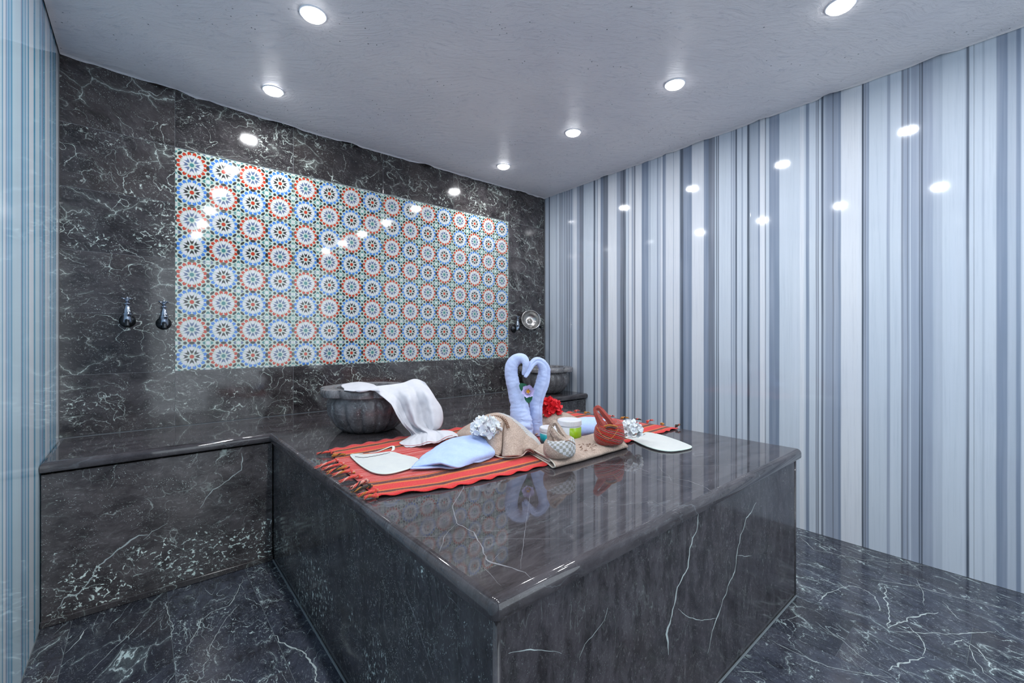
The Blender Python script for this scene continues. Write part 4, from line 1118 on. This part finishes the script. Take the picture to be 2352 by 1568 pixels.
fold_sheet('outer_fold', [(1.0, 0.0215), (0.75, 0.0225), (0.4, 0.0225), (0.12, 0.0225), (0.02, 0.019), (-0.02, 0.011), (0.02, 0.003), (0.12, 0.0005), (0.5, 0.0), (0.9, 0.0)], 0, 1, M['beige'])
fold_sheet('inner_fold', [(0.97, 0.0155), (0.6, 0.0160), (0.3, 0.0160), (0.2, 0.0135), (0.18, 0.011), (0.22, 0.0075), (0.35, 0.006), (0.7, 0.006), (0.93, 0.006)], 0.012, 0.97, M['beige'])
parts = []
rr = random.Random(9)
for k in range(34):
    a_ = rr.uniform(0, 1); b_ = rr.uniform(0, 1)
    p = PZ(1330 + a_ * 42 + b_ * 6, 1020 + b_ * 16 - a_ * 3, ZS + 0.0345)
    d_ = Vector((rr.uniform(0.5, 1), rr.uniform(-0.6, 0.4), 0)).normalized() * 0.0055
    parts.append(tube([p - d_, p + Vector((0, 0, 0.0012)), p + d_], [0.0009] * 3, 5))
v, f = merge(*parts); o = mesh('embroidery', v, f, M['thread_brown'], ft, True); o.matrix_parent_inverse = FM

# ------------------------------------------------------------------ cloth bundles with handles
TOPZ = ZS + 0.0325
def bundle(label, cpx, d, R, h, mat, strapmat, strap, inner, rot=0.0, rimmat=None, sq=(1.05, 0.92)):
    c = W(cpx, 774, d); c.z = TOPZ
    t = thing('cloth_bundle', label, 'towel', c)
    prof = [(0.70, 0.0), (0.86, 0.03), (0.97, 0.18), (1.0, 0.38), (0.98, 0.62), (0.93, 0.82), (0.84, 0.96), (0.70, 1.02), (0.52, 0.98), (0.34, 0.90), (0.16, 0.80)]
    seg = 64; v = []; uv = []
    for j, (r, z) in enumerate(prof):
        for i in range(seg + 1):
            a = 2 * PI * i / seg + rot
            k = 1 + 0.03 * noise.noise(Vector((math.cos(a) * 2, math.sin(a) * 2, z * 2))) + (0.05 * noise.noise(Vector((math.cos(a) * 5, math.sin(a) * 5, z * 4))) if j > 5 else 0)
            tilt = 0.07 * math.cos(a + 0.6) * z
            v.append(Vector((R * r * k * math.cos(a) * sq[0], R * r * k * math.sin(a) * sq[1], h * (z + tilt)))); uv.append((i / seg, min(1, j / 8)))
    f = grid_faces(len(prof), seg + 1)
    f.append(tuple(reversed(range(seg)))); o_ = (len(prof) - 1) * (seg + 1); f.append(tuple(range(o_, o_ + seg)))
    mesh('wrapped_body', v, f, mat, t, True, uvs=uv)
    inv = Matrix.Translation(-c)
    for lr in strap:
        ctr = []
        for (a_, b_, dd_) in lr:
            L_, R__ = W(a_[0], a_[1], dd_), W(b_[0], b_[1], dd_)
            Mi = (L_ + R__) / 2 + Vector((-FX, -FY, 0.2)) * (L_ - R__).length * 0.35
            ctr.append([L_, L_.lerp(Mi, 0.6), Mi, R__.lerp(Mi, 0.6), R__])
        o = loft('handle', ctr, 7, 4, strapmat, t, 0.005, lambda p, u, w: Vector((-FX, -FY, 0)) * 0.0035 * noise.noise(p * 60), off=-1)
        o.matrix_parent_inverse = inv
    for (pts, w, th) in ():
        sp_ = spline(pts, 7); n = len(sp_)
        v, f = tube(sp_, [1.0] * n, 14, (w, th), tw=0.02, disp=lambda j, a: 1 + 0.12 * math.sin(j * 1.3 + a * 2))
        uvs = [((i % 14) / 14.0 * 0.4, (i // 14) / n) for i in range(len(v))]
        o = mesh('handle', v, f, strapmat, t, True, uvs=uvs); o.matrix_parent_inverse = inv
    for (pts, r, mt_, nm) in inner:
        sp_ = spline(pts, 6)
        v, f = tube(sp_, [r] * len(sp_), 8); o = mesh(nm, v, f, mt_, t, True); o.matrix_parent_inverse = inv
    return t
D1 = 1.70
bundle('beige terry bundle with a checked side and twisted handle, in front of the jars', 1285, D1, 0.0645, 0.068, M['beige_bowl'], M['beige'],
       [[((1257, 1012), (1274, 1013), D1 - .01), ((1256, 996), (1269, 997), D1 - .01), ((1259, 981), (1269, 986), D1), ((1265, 969), (1272, 980), D1), ((1275, 964), (1275, 977), D1), ((1284, 973), (1278, 984), D1), ((1293, 985), (1284, 997), D1 - .01), ((1303, 999), (1294, 1009), D1 - .015), ((1316, 1008), (1307, 1018), D1 - .02)],
        [((1262, 988), (1269, 983), D1 - .01), ((1270, 1001), (1279, 992), D1 - .02), ((1282, 1011), (1291, 1002), D1 - .03), ((1298, 1018), (1307, 1010), D1 - .03)]],
       [([W(1268, 978, D1 - .02), W(1276, 988, D1 - .03), W(1286, 1000, D1 - .04)], 0.0012, M['beige_hem'], 'hem'),
        ([W(1298, 1013, D1 - .05), W(1306, 1012, D1 - .05), W(1314, 1015, D1 - .05), W(1321, 1020, D1 - .045)], 0.0014, M['thread_brown'], 'stitching')], rot=2.2)
D2 = 1.90
bundle('red striped cloth bundle with tall loop handle on the folded beige towel', 1399, D2, 0.067, 0.088, M['kilim_d'], M['kilim_d'],
       [[((1376, 986), (1399, 982), D2 - .03), ((1369, 966), (1387, 965), D2 - .02), ((1364, 950), (1378, 952), D2 - .01), ((1363, 937), (1372, 944), D2), ((1373, 930), (1375, 943), D2), ((1383, 936), (1378, 948), D2), ((1397, 951), (1389, 963), D2 - .01), ((1411, 968), (1402, 978), D2 - .02), ((1422, 978), (1411, 987), D2 - .03)]],
       [([W(1388, 979, D2 - .055), W(1398, 976, D2 - .06), W(1408, 977, D2 - .06), W(1418, 980, D2 - .055)], 0.0032, TG, 'fringe'),
        ([W(1392, 983, D2 - .06), W(1403, 981, D2 - .065), W(1414, 984, D2 - .06)], 0.0028, TD, 'fringe'),
        ([W(1371, 980, D2 - .055), W(1384, 1000, D2 - .08), W(1404, 1006, D2 - .085), W(1420, 985, D2 - .06)], 0.001, TG, 'trim_line')], rot=0.9)

# ------------------------------------------------------------------ jars
M['plastic'] = simple('white_plastic', rgb(208, 209, 213), 0.35, sss=0.05)
def label_mat(name, c1, c2):
    m = NT(name); tc = m.n('ShaderNodeTexCoord').outputs['Object']
    s = m.n('ShaderNodeSeparateXYZ'); m.l(tc, s.inputs[0])
    cm = m.n('ShaderNodeCombineXYZ'); m.l(m.math('MULTIPLY', s.outputs[2], 9), cm.inputs[2]); m.l(m.vmath('MULTIPLY', tc, (1.5, 1.5, 9)), cm.inputs[0])
    ln = m.math('SINE', m.math('MULTIPLY', s.outputs[2], 1250))
    wd = m.noise(m.vmath('MULTIPLY', tc, (1, 1, 0.2)), 260, 2)
    k = m.math('MULTIPLY', m.rng(ln, 0.2, 0.6), m.rng(wd, 0.45, 0.6))
    col = m.mix(m.math('MULTIPLY', k, 0.55), c1, c2)
    m.set(col=col, rough=0.3, spec=0.4); return m.m
M['lab_green'] = label_mat('green_label', rgb(140, 176, 22), rgb(96, 128, 20)); M['lab_teal'] = label_mat('teal_label', rgb(16, 142, 152), rgb(60, 170, 176))
def jar(label, cpx, d, R, h, labmat, a0, a1, band):
    c = W(cpx, 774, d); c.z = ZR + 0.0045
    t = thing('cream_jar', label, 'jar', c)
    lh = h * 0.24
    v, f = lathe([(R * .9, 0), (R * .96, .002), (R * .97, .006), (R * .97, h - lh - .006), (R * .9, h - lh - .002), (R * .9, h - lh + .002)], 48)
    mesh('jar_body', v, f, M['plastic'], t, True)
    v, f = lathe([(R * .99, h - lh), (R, h - lh + .001), (R, h - .004), (R * .985, h - .0015), (R * .95, h), (R * .9, h), (R * .88, h - .001)], 120,
                 lambda r, z, a, j: r * (1 + (0.012 * (1 if int(a * 120 / (2 * PI) + 0.5) % 2 else -0.3) if j in (1, 2) else 0)))
    mesh('lid', v, f, M['plastic'], t, False)
    n = 28; v = []
    for i in range(n + 1):
        a = a0 + (a1 - a0) * i / n
        for z in band: v.append((R * .97 * 1.012 * math.cos(a), R * .97 * 1.012 * math.sin(a), z * h))
    o = mesh('label_sticker', v, [(2 * i, 2 * i + 2, 2 * i + 3, 2 * i + 1) for i in range(n)], labmat, t, True)
    md = o.modifiers.new('t', 'SOLIDIFY'); md.thickness = 0.0004; md.offset = 0
    return t
va = math.atan2(-FY, -FX)
jar('large white cream jar with a lime green label', 1308, 2.03, 0.0555, 0.104, M['lab_green'], va - 0.12, va + 1.35, (0.06, 0.70))
jar('small white cream jar with a teal label left of the large jar', 1264, 1.985, 0.0485, 0.078, M['lab_teal'], va - 1.5, va + 1.5, (0.05, 0.66))

# ------------------------------------------------------------------ towel swans
def swan(label, pts, d0, seed, crease):
    path = [W(x, y, d) for x, y, r, d in pts]; rad = [r * d / 1000.0 for x, y, r, d in pts]
    P_ = spline(path, 10); Rr = spline([Vector((r, 0, 0)) for r in rad], 10)
    base = Vector((path[0].x, path[0].y, zb))
    t = thing('towel_swan', label, 'towel', base)
    def dd(j, a):
        q = P_[j] * 16 + Vector((math.cos(a), math.sin(a), seed))
        k = 1 + 0.09 * noise.noise(q) + 0.06 * noise.noise(Vector((P_[j].x * 30, P_[j].y * 30, P_[j].z * 110)) + Vector((math.cos(a) * 1.2, math.sin(a) * 1.2, seed)))
        k -= 0.30 * math.exp(-((math.atan2(math.sin(a - crease), math.cos(a - crease))) / 0.20) ** 2)
        low = max(0, 1 - j / 50.0)
        k += low * 0.045 * abs(math.sin(P_[j].z * 150 + 1.6 * math.cos(a))) 
        return k
    v, f = tube(P_, [max(0.002, q.x) for q in Rr], 40, (1, 0.92), ends=True, disp=dd)
    v = [Vector((p.x, p.y, max(p.z, zb + 0.001))) for p in v]
    o = mesh('neck', v, f, M['blue_terry'], t, True); o.matrix_parent_inverse = Matrix.Translation(-base)
    return t, base
t, b_ = swan('left blue towel swan, its thicker neck bending right to complete the heart',
     [(1208, 1006, 17, 2.10), (1203, 992, 24, 2.11), (1198, 972, 26, 2.12), (1195, 952, 24, 2.13), (1192, 928, 21, 2.14), (1184, 900, 17.5, 2.15), (1177, 878, 16.5, 2.15), (1173.5, 857, 16, 2.15), (1176, 838, 15.5, 2.15), (1187, 825, 14, 2.15),
      (1201, 824, 11.5, 2.14), (1208, 834, 9, 2.13), (1206, 846, 7, 2.13), (1202, 856, 4, 2.13), (1201, 861, 2, 2.13)], 2.15, 1.3, -0.9)
rows = [[W(1176, 950, 2.15), W(1186, 957, 2.11), W(1200, 960, 2.08), W(1214, 965, 2.09)],
        [W(1168, 964, 2.16), W(1182, 972, 2.1), W(1198, 976, 2.065), W(1218, 980, 2.08)],
        [W(1166, 980, 2.16), W(1180, 990, 2.09), W(1200, 992, 2.055), W(1222, 996, 2.07)],
        [PZ(1168, 1000, zb + .006), PZ(1182, 1006, zb + .006), PZ(1202, 1010, zb + .006), PZ(1222, 1010, zb + .006)]]
o = loft('swan_base', rows, 8, 8, M['blue_terry'], t, 0.006, lambda p, u, w: Vector((-FX, -FY, 0)) * (0.006 * math.sin(w * 16 + u * 3)), zmin=zb + .006)
o.matrix_parent_inverse = Matrix.Translation(-b_)
t, b_ = swan('right blue towel swan with the thinner creased neck bending left',
     [(1232, 1004, 15, 2.17), (1232, 990, 16, 2.17), (1231, 970, 16.5, 2.18), (1231, 950, 16.5, 2.18), (1232, 925, 16.5, 2.19), (1239, 900, 17, 2.19), (1246, 878, 17, 2.19), (1249, 862, 16.5, 2.19), (1250, 847, 15, 2.19), (1243, 834, 12, 2.18),
      (1232, 829, 9.5, 2.17), (1222, 836, 8, 2.16), (1214, 850, 6.5, 2.14), (1209, 860, 5.5, 2.13), (1206, 866, 3.5, 2.125)], 2.19, 5.1, 2.4)

# ------------------------------------------------------------------ flowers
def petal_mesh(name, L, Wd, cup, mat, ruff=0.1, seed=0):
    v = []; nr, nc = 5, 5
    for j in range(nr):
        w = j / (nr - 1)
        wd = Wd * (math.sin(PI * (0.12 + 0.78 * w)) ** 0.7)
        for i in range(nc):
            s = (i / (nc - 1) - 0.5) * 2
            x = s * wd * 0.5; y = L * (w - 0.06 * s * s * w)
            z = cup * (w ** 2) * L * 0.5 + cup * s * s * L * 0.18 + ruff * L * noise.noise(Vector((s * 2.2, w * 2.5, seed))) * w
            v.append((x, y, z))
    me = bpy.data.meshes.new(name); me.from_pydata(v, [], grid_faces(nr, nc)); me.materials.append(mat)
    me.polygons.foreach_set('use_smooth', [True] * len(me.polygons)); return me
def rot_to(dirv, spin=0.0):
    return (Vector((0, 0, 1)).rotation_difference(dirv.normalized()) @ Quaternion((0, 0, 1), spin)).to_matrix().to_4x4()
def blossom_ball(label, c, R, mat, eye, seed, nb=17, L=0.026, squash=(1, 1, 0.85), k5=5):
    r = random.Random(seed)
    t = thing('artificial_flower', label, 'flower', c)
    ms = [petal_mesh('petal', L, L * 0.95, 0.45, mat, 0.35, seed + q) for q in range(4)]
    v, f = lathe([(0.0001, -R * .6), (R * .45, -R * .45), (R * .62, 0), (R * .5, R * .4), (0.0001, R * .55)], 14)
    mesh('flower_core', v, f, mat, t, True)
    ga = PI * (3 - math.sqrt(5))
    for b in range(nb):
        zz = 1 - (b + 0.5) / nb * 1.45
        rr_ = math.sqrt(max(0, 1 - zz * zz)); a = ga * b + seed
        d = Vector((rr_ * math.cos(a), rr_ * math.sin(a), zz)); d = (d + Vector((r.uniform(-.15, .15), r.uniform(-.15, .15), r.uniform(-.15, .15)))).normalized()
        pos = Vector((d.x * squash[0], d.y * squash[1], d.z * squash[2])) * R * 0.62
        base = Matrix.Translation(pos) @ rot_to(d, r.uniform(0, 6))
        for k in range(k5):
            mm = base @ Matrix.Rotation(2 * PI * k / k5 + r.uniform(-.2, .2), 4, 'Z') @ Matrix.Rotation(r.uniform(0.1, 0.9), 4, 'X') @ Matrix.Scale(r.uniform(0.8, 1.25), 4)
            inst('petal', ms[(b + k) % 4], t, mm)
        v, f = lathe([(0.0001, -0.001), (0.0016, 0), (0.0014, 0.002), (0.0001, 0.0028)], 8)
        if b % 3 == 0: mesh('flower_eye', v, f, eye, t, True, mat=base @ Matrix.Translation((0, 0, 0.004)))
    return t
M['petal_white'] = simple('petal_white', rgb(234, 234, 236), 0.6, sss=0.15); M['petal_red'] = simple('petal_red', rgb(222, 34, 44), 0.6)
M['eye'] = simple('flower_eye', rgb(96, 96, 84), 0.6); M['petal_lilac'] = simple('petal_lilac', rgb(196, 188, 228), 0.5)
M['pollen'] = simple('flower_centre_yellow', rgb(214, 150, 20), 0.7); M['leaf_green'] = simple('leaf_green', rgb(12, 88, 60), 0.6)
c = W(1116, 984, 1.86)
blossom_ball('left white artificial flower resting on the blue towel in front of the beige fan', c, 0.058, M['petal_white'], M['eye'], 3, 34, 0.023, (1.35, 1.35, 0.95))
c = W(1262, 938, 2.28)
blossom_ball('red artificial flower to the right of the towel swans', c, 0.062, M['petal_red'], M['petal_red'], 8, 30, 0.026, (1.1, 1.1, 1.05))
c = W(1448, 987, 1.99)
blossom_ball('right white artificial flower between the red bundle and the right mitt', c, 0.05, M['petal_white'], M['eye'], 5, 30, 0.020, (1.25, 1.25, 0.9))
# lilac flower held between the swan necks
c = W(1213, 899, 2.09)
t = thing('artificial_flower', 'lilac flower with a yellow centre tucked between the two swan necks', 'flower', c)
toc = (Vector((0, 0, H + 0.1)) - c).normalized()
base = rot_to(toc)
pm = petal_mesh('petal', 0.038, 0.037, 0.7, M['petal_lilac'], 0.25, 2)
for k in range(6):
    inst('petal', pm, t, base @ Matrix.Rotation(k * PI / 3, 4, 'Z') @ Matrix.Rotation(0.35, 4, 'X'))
for k in range(5):
    inst('petal', pm, t, base @ Matrix.Rotation(k * PI * 0.4 + 0.4, 4, 'Z') @ Matrix.Rotation(0.8, 4, 'X') @ Matrix.Scale(0.72, 4))
v, f = lathe([(0.009, 0.004), (0.0135, 0.009), (0.0115, 0.015), (0.006, 0.0175), (0.0001, 0.018)], 20, lambda r, z, a, j: r * (1 + 0.1 * math.sin(9 * a)))
mesh('flower_centre', v, f, M['pollen'], t, True, mat=base)
lm = petal_mesh('leaf', 0.055, 0.04, 0.2, M['leaf_green'], 0.1, 1)
for a in (0.1, 2.45):
    inst('leaf', lm, t, base @ Matrix.Translation((0, 0, -0.006)) @ Matrix.Rotation(a, 4, 'Z') @ Matrix.Rotation(0.1, 4, 'X'))

# ------------------------------------------------------------------ taps on the back wall
def tap(x, z, label, s=1.15, flower=True):
    t = thing('wall_tap', label, 'tap', (x, YB, z))
    R90 = Matrix.Rotation(PI / 2, 4, 'X')
    v, f = lathe([(0.030, 0), (0.030, 0.003), (0.026, 0.010), (0.018, 0.018), (0.012, 0.021), (0.011, 0.024)], 28)
    mesh('flange', [(R90 @ Vector(p)) * s for p in v], f, M['bronze'], t, True)
    pth = spline([Vector((0, -0.01, 0)), Vector((0, -0.035, 0)), Vector((0, -0.062, -0.001)), Vector((0, -0.085, -0.008)), Vector((0, -0.096, -0.026))], 6)
    v, f = tube(pth, [0.011 - 0.0035 * i / len(pth) for i in range(len(pth))], 14)
    mesh('spout', [p * s for p in v], f, M['bronze'], t, True)
    pr = [(0.011, -0.012), (0.0155, -0.010), (0.0165, -0.004), (0.015, 0.012), (0.0155, 0.026), (0.0175, 0.028), (0.0175, 0.031), (0.0145, 0.033), (0.0125, 0.048), (0.0085, 0.062), (0.006, 0.07), (0.011, 0.073), (0.013, 0.076), (0.007, 0.079), (0.005, 0.09)]
    v, f = lathe(pr, 24, lambda r, z_, a, j: r * (1 + 0.03 * math.sin(8 * a)))
    mesh('valve_body', [(Vector(p) + Vector((0, -0.05, 0))) * s for p in v], f, M['chrome'], t, True)
    parts = []
    for k in range(4):
        a = k * PI / 2 + 0.5
        loop = [Vector((math.cos(a) * (0.006 + 0.016 * (0.5 - 0.5 * math.cos(q))) - math.sin(a) * 0.0075 * math.sin(q), -0.05 + math.sin(a) * (0.006 + 0.016 * (0.5 - 0.5 * math.cos(q))) + math.cos(a) * 0.0075 * math.sin(q), 0.094 + 0.006 * math.sin(q / 2))) for q in [i * 2 * PI / 14 for i in range(15)]]
        parts.append(tube(loop, [0.0019] * 15, 8))
    parts.append(xf(lathe([(0.006, 0.086), (0.008, 0.09), (0.007, 0.098), (0.003, 0.103), (0.0001, 0.109)], 12), Matrix.Translation((0, -0.05, 0))))
    v, f = merge(*parts); mesh('handle', [p * s for p in v], f, M['chrome'], t, True)
    return t
tap(-0.056, 1.235, 'left one of the two small chrome taps on the dark wall at the far left')
tap(0.092, 1.225, 'chrome tap beside the left edge of the patterned tile panel')
tap(2.615, 1.225, 'chrome tap right of the patterned tile panel, left of the hanging metal bowl')
tap(2.875, 1.25, 'chrome tap half hidden behind the hanging metal bowl near the corner')
# metal bathing bowl
m = NT('hammered_metal'); tc = m.n('ShaderNodeTexCoord').outputs['Object']
vo = m.n('ShaderNodeTexVoronoi'); m.l(tc, vo.inputs['Vector']); vo.inputs['Scale'].default_value = 60
m.set(col=rgb(168, 166, 164), metal=1.0, rough=0.28); m.bump(vo.outputs[0], 0.25, 0.003); M['hammered'] = m.m
bc = Vector((2.755, YB - 0.085, 1.312))
t = thing('metal_bowl', 'round hammered silver bathing bowl hanging on the taps near the far corner', 'bowl', bc)
Rb = 0.088
pr = [(Rb * .25, -0.062), (Rb * .5, -0.058), (Rb * .78, -0.04), (Rb * .93, -0.018), (Rb, 0), (Rb * 1.05, 0.003), (Rb * 1.05, 0.005), (Rb * .985, 0.004), (Rb * .90, -0.016), (Rb * .75, -0.036), (Rb * .48, -0.053), (Rb * .22, -0.056), (Rb * .2, -0.049), (0.0001, -0.047)]
v, f = lathe(pr, 48)
v, f = xf((v, f), rot_to(Vector((-0.42, -0.86, 0.22))))
mesh('bowl_shell', v, f, M['hammered'], t, True)
v, f = lathe([(Rb * .16, -0.0475), (Rb * .14, -0.041), (Rb * .05, -0.037), (0.0001, -0.036)], 24)
v, f = xf((v, f), rot_to(Vector((-0.42, -0.86, 0.22)))); mesh('boss', v, f, M['hammered'], t, True)
